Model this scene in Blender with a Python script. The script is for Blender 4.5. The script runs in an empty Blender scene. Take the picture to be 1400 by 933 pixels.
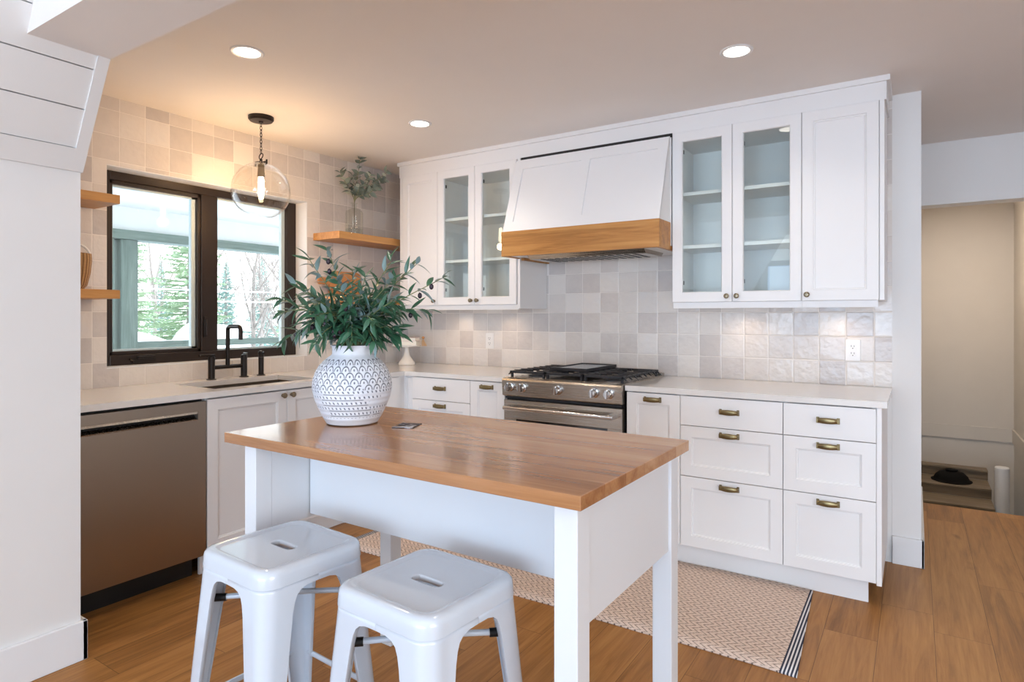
import bpy, bmesh, math, random
from mathutils import Vector, Matrix, Euler
random.seed(7)
PI = math.pi
SC = bpy.context.scene
COL = SC.collection
def lin(c):
    c = c / 255.0
    return c / 12.92 if c <= 0.04045 else ((c + 0.055) / 1.055) ** 2.4
def C(r, g, b): return (lin(r), lin(g), lin(b), 1.0)

# ------------------------------------------------------------------ camera
cam_d = bpy.data.cameras.new('camera'); cam = bpy.data.objects.new('camera', cam_d); COL.objects.link(cam)
cam.location = (3.523, -3.813, 1.288)
cam.rotation_euler = (PI / 2, 0, math.radians(32.97))
cam_d.sensor_width = 36; cam_d.lens = 850.3 * 36 / 1400; cam_d.shift_y = -(466.5 - 432.8) / 1400
cam_d.clip_start = 0.02; cam_d.clip_end = 300
SC.camera = cam
# ------------------------------------------------------------------ world, sun, daylight
W_STRENGTH = 3.2
SC.view_settings.view_transform = 'Standard'; SC.view_settings.look = 'None'
SC.view_settings.gamma = 1; SC.view_settings.use_curve_mapping = False
SC.view_settings.exposure = 0.16
wd = bpy.data.worlds.new('sky'); SC.world = wd; wd.use_nodes = True
wn = wd.node_tree; wn.nodes.clear()
wo = wn.nodes.new('ShaderNodeOutputWorld'); wb = wn.nodes.new('ShaderNodeBackground')
wtc = wn.nodes.new('ShaderNodeTexCoord'); wsep = wn.nodes.new('ShaderNodeSeparateXYZ'); wr = wn.nodes.new('ShaderNodeValToRGB')
wn.links.new(wtc.outputs['Generated'], wsep.inputs[0]); wn.links.new(wsep.outputs['Z'], wr.inputs[0])
wr.color_ramp.elements[0].position = 0.0; wr.color_ramp.elements[0].color = (0.95, 0.98, 1.0, 1)
wr.color_ramp.elements[1].position = 0.7; wr.color_ramp.elements[1].color = (0.84, 0.92, 1.0, 1)
wn.links.new(wr.outputs[0], wb.inputs[0]); wb.inputs[1].default_value = W_STRENGTH
wn.links.new(wb.outputs[0], wo.inputs[0])
sun_d = bpy.data.lights.new('sun', 'SUN'); sun_d.energy = 2.2; sun_d.angle = 0.02; sun_d.color = (1, .95, .88)
sun = bpy.data.objects.new('sun', sun_d); COL.objects.link(sun)
sun.rotation_euler = Vector((-0.75, -0.45, -0.62)).to_track_quat('-Z', 'Y').to_euler()
def area(name, loc, target, sx, sy, power, color, spread=PI):
    d = bpy.data.lights.new(name, 'AREA'); d.shape = 'RECTANGLE'; d.size = sx; d.size_y = sy
    d.energy = power; d.color = color; d.spread = spread
    o = bpy.data.objects.new(name, d); COL.objects.link(o); o.location = loc
    o.rotation_euler = (Vector(target) - Vector(loc)).to_track_quat('-Z', 'Z').to_euler()
    return o
# daylight coming through the living-room windows behind the camera and the kitchen window, plus added fill lamps
area('daylight_patio_doors', (3.7, -9.5, 1.25), (3.7, 0, 1.5), 5.1, 2.0, 72, (0.16, 0.50, 1.0))
area('added_ceiling_fill', (3.7, -9.49, .80), (3.7, -3.4, 3.4), 5.1, 1.3, 132, (0.60, 0.79, 1.0))  # upward fill added at the doors to brighten the ceiling
area('added_side_fill', (6.92, -4.6, 1.4), (0, -4.2, 1.3), 2.4, 1.7, 50, (0.95, 0.97, 1.0))  # unseen side lamp, added as fill for faces turned east
area('added_stairwell_fill', (3.95, 2.7, 2.43), (3.95, 2.7, 0), .3, .3, 15, (1, .86, .70))  # unseen lamp added to lift the dark stairs and stair walls
area('daylight_kitchen_window', (-0.30, -1.6, 1.56), (3, -1.6, 1.3), 1.1, 0.9, 0.001, (0.9, 0.96, 1.0)).data.cycles.is_portal = True

# ------------------------------------------------------------------ shader expression helper
class X:
    def __init__(s, nt, sock): s.nt, s.s = nt, sock
    def _m(s, op, *a):
        n = s.nt.nodes.new('ShaderNodeMath'); n.operation = op
        for i, v in enumerate((s,) + a):
            if isinstance(v, X): s.nt.links.new(v.s, n.inputs[i])
            else: n.inputs[i].default_value = v
        return X(s.nt, n.outputs[0])
    def __add__(s, o): return s._m('ADD', o)
    __radd__ = __add__
    def __sub__(s, o): return s._m('SUBTRACT', o)
    def __mul__(s, o): return s._m('MULTIPLY', o)
    __rmul__ = __mul__
    def __truediv__(s, o): return s._m('DIVIDE', o)
    def __neg__(s): return s._m('MULTIPLY', -1.0)
    def floor(s): return s._m('FLOOR')
    def fract(s): return s._m('FRACT')
    def abs(s): return s._m('ABSOLUTE')
    def sin(s): return s._m('SINE')
    def sqrt(s): return s._m('SQRT')
    def lt(s, o): return s._m('LESS_THAN', o)
    def gt(s, o): return s._m('GREATER_THAN', o)
    def min(s, o): return s._m('MINIMUM', o)
    def max(s, o): return s._m('MAXIMUM', o)
    def atan2(s, o): return s._m('ARCTAN2', o)
    def ss(s, a, b):
        n = s.nt.nodes.new('ShaderNodeMapRange'); n.interpolation_type = 'SMOOTHSTEP'
        s.nt.links.new(s.s, n.inputs['Value']); n.inputs['From Min'].default_value = a; n.inputs['From Max'].default_value = b
        return X(s.nt, n.outputs['Result'])
class Mat:
    def __init__(s, name, color=(.8, .8, .8, 1), rough=.5, metal=0.0, spec=.5, coat=0, coat_rough=.1, emit=None, estr=0):
        s.m = bpy.data.materials.new(name); s.m.use_nodes = True; s.nt = s.m.node_tree
        s.b = s.nt.nodes['Principled BSDF']
        s.b.inputs['Base Color'].default_value = color; s.b.inputs['Roughness'].default_value = rough
        s.b.inputs['Metallic'].default_value = metal; s.b.inputs['Specular IOR Level'].default_value = spec
        s.b.inputs['Coat Weight'].default_value = coat; s.b.inputs['Coat Roughness'].default_value = coat_rough
        if emit: s.b.inputs['Emission Color'].default_value = emit; s.b.inputs['Emission Strength'].default_value = estr
    def pos(s):
        t = s.nt.nodes.new('ShaderNodeTexCoord'); q = s.nt.nodes.new('ShaderNodeSeparateXYZ')
        s.nt.links.new(t.outputs['Object'], q.inputs[0]); return [X(s.nt, q.outputs[i]) for i in range(3)]
    def vec(s, x, y, z):
        n = s.nt.nodes.new('ShaderNodeCombineXYZ')
        for i, v in enumerate((x, y, z)):
            if isinstance(v, X): s.nt.links.new(v.s, n.inputs[i])
            else: n.inputs[i].default_value = v
        return n.outputs[0]
    def noise(s, v, scale=5, detail=3, rough=.5, dist=0):
        n = s.nt.nodes.new('ShaderNodeTexNoise'); s.nt.links.new(v, n.inputs['Vector'])
        n.inputs['Scale'].default_value = scale; n.inputs['Detail'].default_value = detail
        n.inputs['Roughness'].default_value = rough; n.inputs['Distortion'].default_value = dist
        return X(s.nt, n.outputs['Fac'])
    def white(s, v, out='Value'):
        n = s.nt.nodes.new('ShaderNodeTexWhiteNoise'); n.noise_dimensions = '3D'; s.nt.links.new(v, n.inputs['Vector'])
        return X(s.nt, n.outputs[out])
    def ramp(s, f, stops):
        n = s.nt.nodes.new('ShaderNodeValToRGB'); e = n.color_ramp.elements
        while len(e) < len(stops): e.new(.5)
        for i, (p, c) in enumerate(stops): e[i].position = p; e[i].color = c
        s.nt.links.new(f.s, n.inputs[0]); return X(s.nt, n.outputs[0])
    def mix(s, f, a, b, mode='MIX'):
        n = s.nt.nodes.new('ShaderNodeMix'); n.data_type = 'RGBA'; n.blend_type = mode
        for v, i in ((f, 0), (a, 6), (b, 7)):
            if isinstance(v, X): s.nt.links.new(v.s, n.inputs[i])
            else: n.inputs[i].default_value = v
        return X(s.nt, n.outputs[2])
    def set(s, k, v): s.nt.links.new(v.s, s.b.inputs[k])
    def bump(s, h, strength=.3, dist=.01):
        n = s.nt.nodes.new('ShaderNodeBump'); n.inputs['Strength'].default_value = strength; n.inputs['Distance'].default_value = dist
        s.nt.links.new(h.s, n.inputs['Height']); s.nt.links.new(n.outputs[0], s.b.inputs['Normal'])

def plain(name, col, rough=.5, metal=0, var=0.03, nscale=6, bump=0.0, **k):
    m = Mat(name, col, rough, metal, **k); x, y, z = m.pos(); v = m.vec(x, y, z)
    n = m.noise(v, nscale, 4)
    d = tuple(c * (1 - var) for c in col[:3]) + (1,); u = tuple(min(1, c * (1 + var)) for c in col[:3]) + (1,)
    m.set('Base Color', m.ramp(n, [(.3, d), (.7, u)]))
    if bump: m.bump(m.noise(v, 180, 2), bump, .002)
    return m.m
def wood(name, axis, tones, rough=.4, stave=0, sax=1, plank_len=0, grain=1.0, coat=0, knots=False, off=0.0, coat_rough=.1, seam=.0018, spec=.5, tonevar=.2, bmp=.12, rvar=.14):
    """tones: dark, mid, light; stave = board width across axis sax"""
    m = Mat(name, tones[1], rough, coat=coat, coat_rough=coat_rough, spec=spec); p = m.pos()
    a = p[axis]; others = [i for i in range(3) if i != axis]
    if stave:
        q = (p[sax] - off) / stave; iq = q.floor(); fq = q.fract()
        r0 = m.white(m.vec(iq, 3.7, 1.1))
        if plank_len:
            l = (a + r0 * 7.3) / plank_len; il = l.floor(); fl = l.fract()
            r = m.white(m.vec(iq, il, 5.5))
        else: r = r0; fl = None
        sh = r * 13.0
    else: r = None; sh = 0.0
    c = [None] * 3
    c[axis] = a * (1.1 * grain) + sh; c[others[0]] = p[others[0]] * (15 * grain) + sh; c[others[1]] = p[others[1]] * (15 * grain)
    v = m.vec(*c)
    n1 = m.noise(v, 1.6, 6, .62, .9); 
    c2 = list(c); c2[axis] = a * 3.0 + sh; c2[others[0]] = p[others[0]] * 95 + sh; c2[others[1]] = p[others[1]] * 95
    n2 = m.noise(m.vec(*c2), 1.5, 3, .6)
    f = n1 * .75 + n2 * .25
    if r is not None: f = f + (r - .5) * tonevar
    col = m.ramp(f, [(.28, tones[0]), (.50, tones[1]), (.72, tones[2])])
    if knots:
        k = m.noise(m.vec(p[0] * 3.2 + 9.0, p[1] * 1.6, p[2]), 1.7, 2, .5).ss(.70, .78)
        col = m.mix(k * .55, col, tones[0], 'MULTIPLY')
    h = n2 * .5
    if stave:
        sm = fq.min((-fq) + 1.0) * stave
        g = sm.lt(seam)
        if fl is not None: g = g.max((fl.min((-fl) + 1.0) * plank_len).lt(seam))
        col = m.mix(g * .75, col, (tones[0][0] * .25, tones[0][1] * .25, tones[0][2] * .25, 1))
        h = h - g * 2.0
    m.set('Base Color', col); m.bump(h, bmp, .002)
    rr = n1 * rvar + (rough - rvar / 2); m.set('Roughness', rr)
    return m.m
def tile(name, ax, off):
    m = Mat(name, C(225, 220, 214), .12, spec=.4); p = m.pos()
    u = (p[ax] - off) / .1320; v = (p[2] - .913) / .133
    iu, iv, fu, fv = u.floor(), v.floor(), u.fract(), v.fract()
    key = m.vec(iu, iv, float(ax) * 3.1 + .5)
    r = m.white(key); r2 = m.white(m.vec(iu, iv, 9.3)); r3 = m.white(m.vec(iu, iv, 4.1))
    g = (fu.min((-fu) + 1.0)).min(fv.min((-fv) + 1.0))
    vv = m.vec(p[0] + r2 * 5.0, p[1] + r3 * 5.0, p[2])
    cloud = m.noise(vv, 16, 4, .6)
    f = r * .72 + cloud * .28
    col = m.ramp(f, [(.10, C(196, 190, 188)), (.32, C(211, 204, 199)), (.5, C(219, 212, 206)), (.75, C(227, 221, 215)), (.95, C(222, 219, 218))])
    gm = g.lt(.0125)
    col = m.mix(gm, col, C(234, 228, 222))
    m.set('Base Color', col); m.set('Roughness', gm * .5 + (r3 * .10 + .12))
    wav = m.noise(vv, 30, 2, .45) * .9 + m.noise(vv, 9, 2, .5) * 1.2
    tilt = (fu - .5) * (r2 - .5) * 1.7 + (fv - .5) * (r3 - .5) * 1.7
    m.bump(wav + tilt + g.ss(0.004, .05) * .35, .50, .006)
    return m.m
def glass(name, tint=(1, 1, 1, 1), ior=1.45, rough=0.0, gcol=(1, 1, 1, 1), power=1.0):
    m = bpy.data.materials.new(name); m.use_nodes = True; nt = m.node_tree; nt.nodes.clear()
    o = nt.nodes.new('ShaderNodeOutputMaterial'); mx = nt.nodes.new('ShaderNodeMixShader'); lw = nt.nodes.new('ShaderNodeLayerWeight')
    t = nt.nodes.new('ShaderNodeBsdfTransparent'); g = nt.nodes.new('ShaderNodeBsdfGlossy')
    f0 = ((ior - 1) / (ior + 1)) ** 2 * power
    lw.inputs['Blend'].default_value = .5
    k5 = X(nt, lw.outputs['Facing'])._m('POWER', 5.0) * .95 + f0
    t.inputs[0].default_value = tint; g.inputs['Roughness'].default_value = rough; g.inputs[0].default_value = gcol
    nt.links.new(k5.s, mx.inputs[0]); nt.links.new(t.outputs[0], mx.inputs[1]); nt.links.new(g.outputs[0], mx.inputs[2]); nt.links.new(mx.outputs[0], o.inputs[0])
    return m

# ------------------------------------------------------------------ materials
OAK = (C(126, 82, 44), C(168, 118, 70), C(192, 146, 96))
M_floor = wood('oak_floor', 1, (C(124, 82, 40), C(166, 115, 62), C(188, 138, 82)), .45, stave=.19, sax=0, plank_len=1.7, knots=True, off=3.397, seam=.0009, spec=.3, tonevar=.2)
M_top = wood('oak_table_top', 0, (C(150, 100, 60), C(182, 130, 86), C(202, 156, 110)), .24, stave=.118, sax=1, grain=.55, seam=.0002, coat=.5, coat_rough=.10, tonevar=.34, bmp=.02, rvar=.0)
M_hoodwood = wood('oak_hood_band', 0, (C(136, 86, 38), C(184, 128, 66), C(206, 154, 88)), .4, grain=.8)
M_shelf = wood('oak_shelf', 1, (C(158, 104, 52), C(194, 138, 78), C(212, 160, 98)), .45, grain=.8)
M_shelf2 = M_shelf
M_board = wood('board_wood', 1, (C(150, 92, 48), C(192, 130, 76), C(210, 156, 100)), .5)
M_wall = plain('wall_paint', C(228, 226, 224), .55, var=.006, bump=.04)
M_ceil = plain('ceiling_paint', C(238, 233, 229), .8, var=.006, bump=.03)
M_trim = plain('trim_paint', C(232, 232, 233), .35, var=.006)
M_stairwall = plain('stair_wall_paint', C(214, 206, 196), .6, var=.01)
M_cab = plain('cabinet_paint', C(236, 235, 235), .42, var=.004)
M_tab = plain('table_paint', C(224, 227, 231), .4, var=.006)
M_quartz = plain('quartz', C(228, 225, 222), .12, var=.012, nscale=40, coat=.3)
M_tile_b = tile('zellige_tile', 0, 3.339)
M_tile_l = tile('zellige_tile', 1, -.06)
M_black = plain('black_metal', C(44, 38, 35), .32, .6, var=.06)
M_frame = plain('bronze_black_frame', C(46, 36, 31), .34, .3, var=.06)
M_dark = plain('dark_plastic', C(16, 15, 15), .5, var=.05)
M_lid = plain('matte_black', C(14, 13, 13), .8, spec=.2)
M_iron = plain('cast_iron', C(44, 44, 48), .42, .3, var=.1, bump=.1)
M_chrome = plain('chrome', C(210, 212, 215), .12, 1.0, var=.01)
M_brass = plain('aged_brass', C(134, 118, 84), .3, .9, var=.10, nscale=30)
M_pewter = plain('pewter', C(136, 124, 104), .32, .9, var=.1, nscale=30)
M_stool = plain('stool_enamel', C(206, 214, 224), .14, var=.004, coat=.5, coat_rough=.05)
M_gapshade = plain('gap_shade_paint', C(30, 27, 25), .7)
def steel(name, ax, col, rough=.27, aniso=0):
    m = Mat(name, col, rough, 1.0); p = m.pos(); s = [p[0] * 2, p[1] * 2, p[2] * 2]
    for i in range(3):
        if i != ax: s[i] = p[i] * 420
    n = m.noise(m.vec(*s), 1, 2)
    m.set('Roughness', n * .05 + rough - .025)
    m.b.inputs['Anisotropic'].default_value = aniso
    if aniso:
        tn = m.nt.nodes.new('ShaderNodeTangent'); tn.direction_type = 'RADIAL'; tn.axis = 'Z'; m.nt.links.new(tn.outputs[0], m.b.inputs['Tangent'])
    return m.m
M_steel = steel('brushed_steel', 0, C(186, 178, 168))
M_steel_dw = steel('brushed_steel_dark', 1, C(160, 149, 137), .36, .85)
M_glass = glass('clear_glass', (.95, .98, .97, 1))
M_pane = glass('window_glass', (.97, .99, .99, 1), 1.35)
M_globe = glass('globe_glass', (.985, .985, .98, 1), 1.5)
M_ovenglass = plain('oven_glass', C(14, 12, 11), .06, coat=1)
M_lamp = Mat('lamp_diffuser', (1, 1, 1, 1), .5, emit=(1, .92, .82, 1), estr=9).m
M_fil = Mat('lamp_filament', (1, .8, .5, 1), .5, emit=(1, .66, .30, 1), estr=60).m
M_bulb = glass('bulb_glass', (1, .93, .80, 1), 1.3)
M_bulbglow = Mat('lit_bulb', (1, .9, .7, 1), .4, emit=(1, .80, .52, 1), estr=14).m
M_white = plain('white_ceramic', C(238, 234, 228), .25, var=.01)
M_plate = plain('outlet_plastic', C(238, 236, 234), .3, var=.005)
M_snow = plain('snow', C(238, 243, 250), .8, var=.03, nscale=.6)
M_porch = plain('porch_paint', C(240, 242, 240), .7, var=.01)
M_green = wood('grey_green_timber', 2, (C(92, 104, 98), C(116, 130, 122), C(138, 152, 142)), .7)
M_greenb = wood('grey_green_timber_beam', 1, (C(92, 104, 98), C(116, 130, 122), C(138, 152, 142)), .7)
M_bark = plain('bark', C(150, 142, 138), .9, var=.2, nscale=9)
M_needle = plain('needles', C(150, 172, 142), .8, var=.3, nscale=3)
M_needle2 = plain('needles_blue', C(140, 166, 160), .8, var=.3, nscale=3)
M_stair = wood('grey_stair_tread', 0, (C(104, 92, 76), C(138, 122, 102), C(160, 144, 122)), .5, grain=1.0)
M_book1 = plain('book_cover_white', C(238, 232, 226), .6, var=.01)
M_book2 = plain('book_cover_blush', C(232, 216, 210), .6, var=.01)
M_page = plain('book_page', C(240, 236, 226), .8, var=.02)
def weave_mat():
    m = Mat('rattan', C(186, 140, 86), .7); x, y, z = m.pos(); a = y.atan2(x)
    ch = ((a * 14.0 + (z * 150.0).floor() * PI).sin() * (z * 150.0 * PI).sin()).abs()
    m.set('Base Color', m.ramp(ch, [(.1, C(110, 74, 38)), (.6, C(186, 140, 88)), (1, C(212, 172, 118))])); m.bump(ch, .8, .004)
    return m.m
M_rattan = weave_mat()
def leaf_mat(name, top, bot, edge=.0):
    m = Mat(name, top, .30, spec=.55); x, y, z = m.pos(); n = m.noise(m.vec(x, y, z), 14, 3)
    base = m.ramp(n, [(.3, tuple(c * .7 for c in top[:3]) + (1,)), (.7, tuple(min(1, c * 1.35) for c in top[:3]) + (1,))])
    g = m.nt.nodes.new('ShaderNodeNewGeometry')
    m.set('Base Color', m.mix(X(m.nt, g.outputs['Backfacing']), base, bot)); return m.m
M_olive_leaf = leaf_mat('olive_leaf', C(54, 98, 72), C(150, 176, 178))
M_olive_stem = plain('olive_stem', C(120, 128, 84), .6, var=.15, nscale=40)
M_olive_fruit = plain('olive_fruit', C(48, 38, 48), .25, var=.25, nscale=25)
M_euc_leaf = leaf_mat('eucalyptus_leaf', C(118, 130, 120), C(176, 184, 174))
M_euc_stem = plain('eucalyptus_stem', C(128, 128, 98), .7)
def rug_mat():
    m = Mat('woven_cotton', C(222, 204, 188), .95, spec=.1); x, y, z = m.pos()
    q = y / .052; tri = (q.fract() - .5).abs() * 2.0
    ph = x / .030 + tri * 1.15
    line = ph.fract().lt(.24)
    dash = (q * 7.0).fract().gt(.22)
    seam = (q * 2.0).fract().lt(.07)
    dark = line * dash
    wv = m.noise(m.vec(x * 90, y * 90, z), 1, 2)
    col = m.mix(dark * .85, m.ramp(wv, [(.3, C(214, 190, 174)), (.7, C(236, 218, 204))]), C(104, 84, 76))
    col = m.mix(seam * .25, col, C(150, 124, 110))
    e = (x.abs() - 1.135)
    inend = e.gt(0.0); st = (e / .0125).fract().lt(.52)
    col = m.mix(inend, col, m.mix(st, C(228, 224, 222), C(62, 64, 78)))
    m.set('Base Color', col); m.bump(wv + dark * -1.0 + (x * 330.0).sin() * .3, .5, .003)
    return m.m
M_rug = rug_mat()
def vase_mat():
    m = Mat('stamped_stoneware', C(232, 236, 244), .5); x, y, z = m.pos()
    a = y.atan2(x) / (2 * PI)
    wob = m.noise(m.vec(x, y, z), 30, 3); w2 = m.noise(m.vec(x, y, z), 9, 3)
    # fish-scale band
    v = (z - .125) / .0205; iv = v.floor(); odd = (iv * .5).fract()
    u = a * 27.0 + odd; fu = u.fract() - .5; fv = v.fract()
    d = (fu * fu * 4.2 + fv * fv * .95).sqrt()
    ring = (d - .86 + (wob - .5) * .20).abs().lt(.105) * fv.gt(.06) * w2.gt(.34)
    drop = (fu * fu * 5.0 + (fv - .30) * (fv - .30) * 1.0).sqrt().lt(.20)
    up = ring.max(drop) * z.gt(.125) * z.lt(.2275)
    # rope rows
    v2 = z / .0185; iv2 = v2.floor(); fv2 = v2.fract()
    r = m.white(m.vec(iv2, 2.0, 7.0))
    u2 = (a * 52.0 + iv2 * .37).fract()
    dash = (u2 + (fv2 - .5) * .5 + (wob - .5) * .5).fract().lt(.34) * (fv2 - .5).abs().lt(.2)
    thin = ((fv2 - .06).abs()).lt(.06)
    low = (dash * (r * .7 + w2 * .9).gt(.56)).max(thin * w2.gt(.53)) * z.lt(.125) * z.gt(.03)
    mk = up.max(low)
    soft = m.noise(m.vec(x, y, z), 60, 2)
    col = m.mix(mk * (soft * .4 + .6), m.ramp(w2, [(.3, C(222, 228, 240)), (.7, C(240, 242, 246))]), C(46, 58, 84))
    bl = (z - .2725).abs().lt(.0035)
    col = m.mix(z.lt(.0035), col, C(120, 110, 104))
    m.set('Base Color', col); m.bump(mk * -1.0 + (z * 340.0).sin() * .25 * z.lt(.12) + wob * .4, .7, .004)
    return m.m
M_vase = vase_mat()

# ------------------------------------------------------------------ geometry helper
WM = {}
class MB:
    def __init__(s): s.bm = bmesh.new()
    def quad(s, pts, mi=0):
        f = s.bm.faces.new([s.bm.verts.new(p) for p in pts]); f.material_index = mi; return f
    def box(s, x0, x1, y0, y1, z0, z1, mi=0):
        x0, x1 = sorted((x0, x1)); y0, y1 = sorted((y0, y1)); z0, z1 = sorted((z0, z1))
        v = [s.bm.verts.new((x, y, z)) for x in (x0, x1) for y in (y0, y1) for z in (z0, z1)]
        for f in ((0, 1, 3, 2), (4, 6, 7, 5), (0, 4, 5, 1), (2, 3, 7, 6), (0, 2, 6, 4), (1, 5, 7, 3)):
            s.bm.faces.new([v[i] for i in f]).material_index = mi
        return s
    def loft(s, rings, closed=True, cap0=True, cap1=True, mi=0):
        R = [[s.bm.verts.new(p) for p in r] for r in rings]; n = len(R[0])
        for a, b in zip(R[:-1], R[1:]):
            for i in range(n if closed else n - 1):
                j = (i + 1) % n; s.bm.faces.new((a[i], a[j], b[j], b[i])).material_index = mi
        if closed and cap0: s.bm.faces.new(R[0][::-1]).material_index = mi
        if closed and cap1: s.bm.faces.new(R[-1]).material_index = mi
        return s
    def lathe(s, prof, o=(0, 0, 0), axis=(0, 0, 1), seg=32, mi=0, cap0=True, cap1=True):
        q = Vector(axis).to_track_quat('Z', 'Y').to_matrix(); o = Vector(o)
        s.loft([[o + q @ Vector((r * math.cos(2 * PI * i / seg), r * math.sin(2 * PI * i / seg), z)) for i in range(seg)] for r, z in prof], mi=mi, cap0=cap0, cap1=cap1)
        return s
    def tube(s, pts, r, seg=10, mi=0):
        pts = [Vector(p) for p in pts]; rs = r if isinstance(r, (list, tuple)) else [r] * len(pts)
        rings = []; up = None
        for i, p in enumerate(pts):
            t = (pts[min(i + 1, len(pts) - 1)] - pts[max(i - 1, 0)]).normalized()
            if up is None: up = t.orthogonal().normalized()
            up = (up - t * up.dot(t)).normalized(); b = t.cross(up)
            rings.append([p + (up * math.cos(2 * PI * k / seg) + b * math.sin(2 * PI * k / seg)) * rs[i] for k in range(seg)])
        return s.loft(rings, mi=mi)
    def prism(s, poly, d0, d1, axis=1, mi=0):
        """poly in the two other axes (in axis order); extruded along axis"""
        def P(a, b, c): l = [a, b]; l.insert(axis, c); return tuple(l)
        return s.loft([[P(a, b, d0) for a, b in poly], [P(a, b, d1) for a, b in poly]], mi=mi)
    def ball(s, c, r, seg=12, sz=1.0, mi=0):
        n = seg // 2
        prof = [(max(1e-4, r * math.sin(PI * i / n)), -r * sz * math.cos(PI * i / n)) for i in range(n + 1)]
        return s.lathe(prof, c, seg=seg, mi=mi)
    def build(s, name, mat, parent=None, bevel=0, smooth=False, local=False, seg=2, sub=0, solid=0, ang=.6):
        bm = s.bm
        bmesh.ops.recalc_face_normals(bm, faces=bm.faces)
        if parent is not None and not local: bm.transform(WM[parent.name].inverted())
        if smooth:
            for f in bm.faces: f.smooth = True
            bm.normal_update()
            for e in bm.edges:
                if len(e.link_faces) == 2 and e.calc_face_angle(0) > ang: e.smooth = False
        me = bpy.data.meshes.new(name); bm.to_mesh(me); bm.free()
        for mm in (mat if isinstance(mat, (list, tuple)) else [mat]): me.materials.append(mm)
        o = bpy.data.objects.new(name, me); COL.objects.link(o)
        if parent is not None: o.parent = parent; WM[o.name] = WM[parent.name]
        else: WM[o.name] = Matrix()
        if solid:
            md = o.modifiers.new('thickness', 'SOLIDIFY'); md.thickness = solid; md.offset = -1
        if bevel:
            md = o.modifiers.new('edge', 'BEVEL'); md.width = bevel; md.segments = seg; md.limit_method = 'ANGLE'; md.angle_limit = .6
        if sub:
            md = o.modifiers.new('sub', 'SUBSURF'); md.levels = sub; md.render_levels = sub
        return o
def tag(o, label, cat, group=None, kind=None):
    if label: o['label'] = label
    if cat: o['category'] = cat
    if group: o['group'] = group
    if kind: o['kind'] = kind
    return o
def thing(name, label, cat, loc=(0, 0, 0), rz=0, group=None):
    o = bpy.data.objects.new(name, None); COL.objects.link(o); o.location = loc; o.rotation_euler = (0, 0, rz); o.empty_display_size = .05
    WM[o.name] = Matrix.Translation(loc) @ Matrix.Rotation(rz, 4, 'Z')
    return tag(o, label, cat, group)
def struct(name, mb, mat, **k):
    o = mb.build(name, mat, **k); o['kind'] = 'structure'; return o
def copy_tree(o, parent=None):
    c = o.copy(); COL.objects.link(c)
    if parent is not None: c.parent = parent; c.matrix_parent_inverse = o.matrix_parent_inverse.copy()
    for ch in list(o.children): copy_tree(ch, c)
    return c

# ================================================================== STRUCTURE
XL = -0.03                      # window-wall face
CZ = 2.4445                     # ceiling
struct('floor', MB().box(-.25, 7.1, -9.7, 0, -.12, 0).box(3.40, 7.1, 0, 1.345, -.12, 0), M_floor)
mb = MB().box(-.25, 7.1, -2.74, 4.3, CZ, CZ + .12).box(-.25, 7.1, -9.7, -2.95, 3.3, 3.42)
struct('ceiling', mb, M_ceil)
struct('trim_1', MB().box(.90, 7.05, -2.977, -2.73, 2.206, 3.3), M_ceil)       # dropped beam
# window wall with opening
OY0, OY1, OZ0, OZ1 = -2.235, -.955, 1.012, 2.088
mb = MB()
for (ya, yb, za, zb) in ((-9.7, OY0, 0, 2.45), (OY1, .15, 0, 2.45), (OY0, OY1, 0, OZ0), (OY0, OY1, OZ1, 2.45)):
    mb.box(-.24, XL - .008, ya, yb, za, zb, 0)
for (ya, yb, za, zb) in ((-2.75, OY0, .9, CZ), (OY1, 0, .9, CZ), (OY0, OY1, .9, OZ0), (OY0, OY1, OZ1, CZ)):
    mb.box(XL - .008, XL, ya, yb, za, zb, 1)
struct('wall_left', mb, [M_wall, M_tile_l])
# hood wall: paint + tile slab
mb = MB().box(-.24, 3.548, 0.008, .16, 0, 2.45, 0).box(3.4205, 3.548, 0, .008, 0, 2.45, 0).box(XL, 3.4205, 0, .008, .86, CZ, 1).box(XL, 3.42, 0.0, .008, 0, .86, 0)
mb.box(3.42, 3.548, .16, 4.12, -2, 2.45, 0)
struct('wall_back', mb, [M_wall, M_tile_b])
struct('baseboard_back', MB().box(3.4215, 3.562, -.016, 0, 0, .143).box(3.548, 3.562, -.016, 1.2, 0, .143), M_trim, bevel=.003)
# partition and its clad overhang at the left
struct('wall_partition', MB().box(XL, .892, -9.7, -2.735, 0, 1.85), M_wall)
struct('baseboard_left', MB().box(.892, .910, -9.6, -2.717, 0, .147).box(.60, .910, -2.735, -2.717, 0, .147), M_trim, bevel=.003)
sx = lambda z: .898 + (z - 1.828) * .565
mb = MB()
mb.prism([(XL, 1.835), (.890, 1.835), (sx(2.25) - .035, 2.25), (sx(3.3) - .035, 3.3), (XL, 3.3)], -9.6, -2.745, 1)
def slat(z0, z1, out, y0, y1):
    mb.prism([(sx(z0) - .05, z0), (sx(z0) + out, z0), (sx(z1) + out, z1), (sx(z1) - .05, z1)], y0, y1, 1)
slat(1.828, 1.903, .004, -9.6, -2.731)
z = 1.908
while z < 3.2: slat(z, z + .124, -.006, -9.6, -2.770); z += .128
slat(1.903, 3.29, .002, -2.770, -2.731)
struct('wall_overhang', mb, M_wall)
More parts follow.
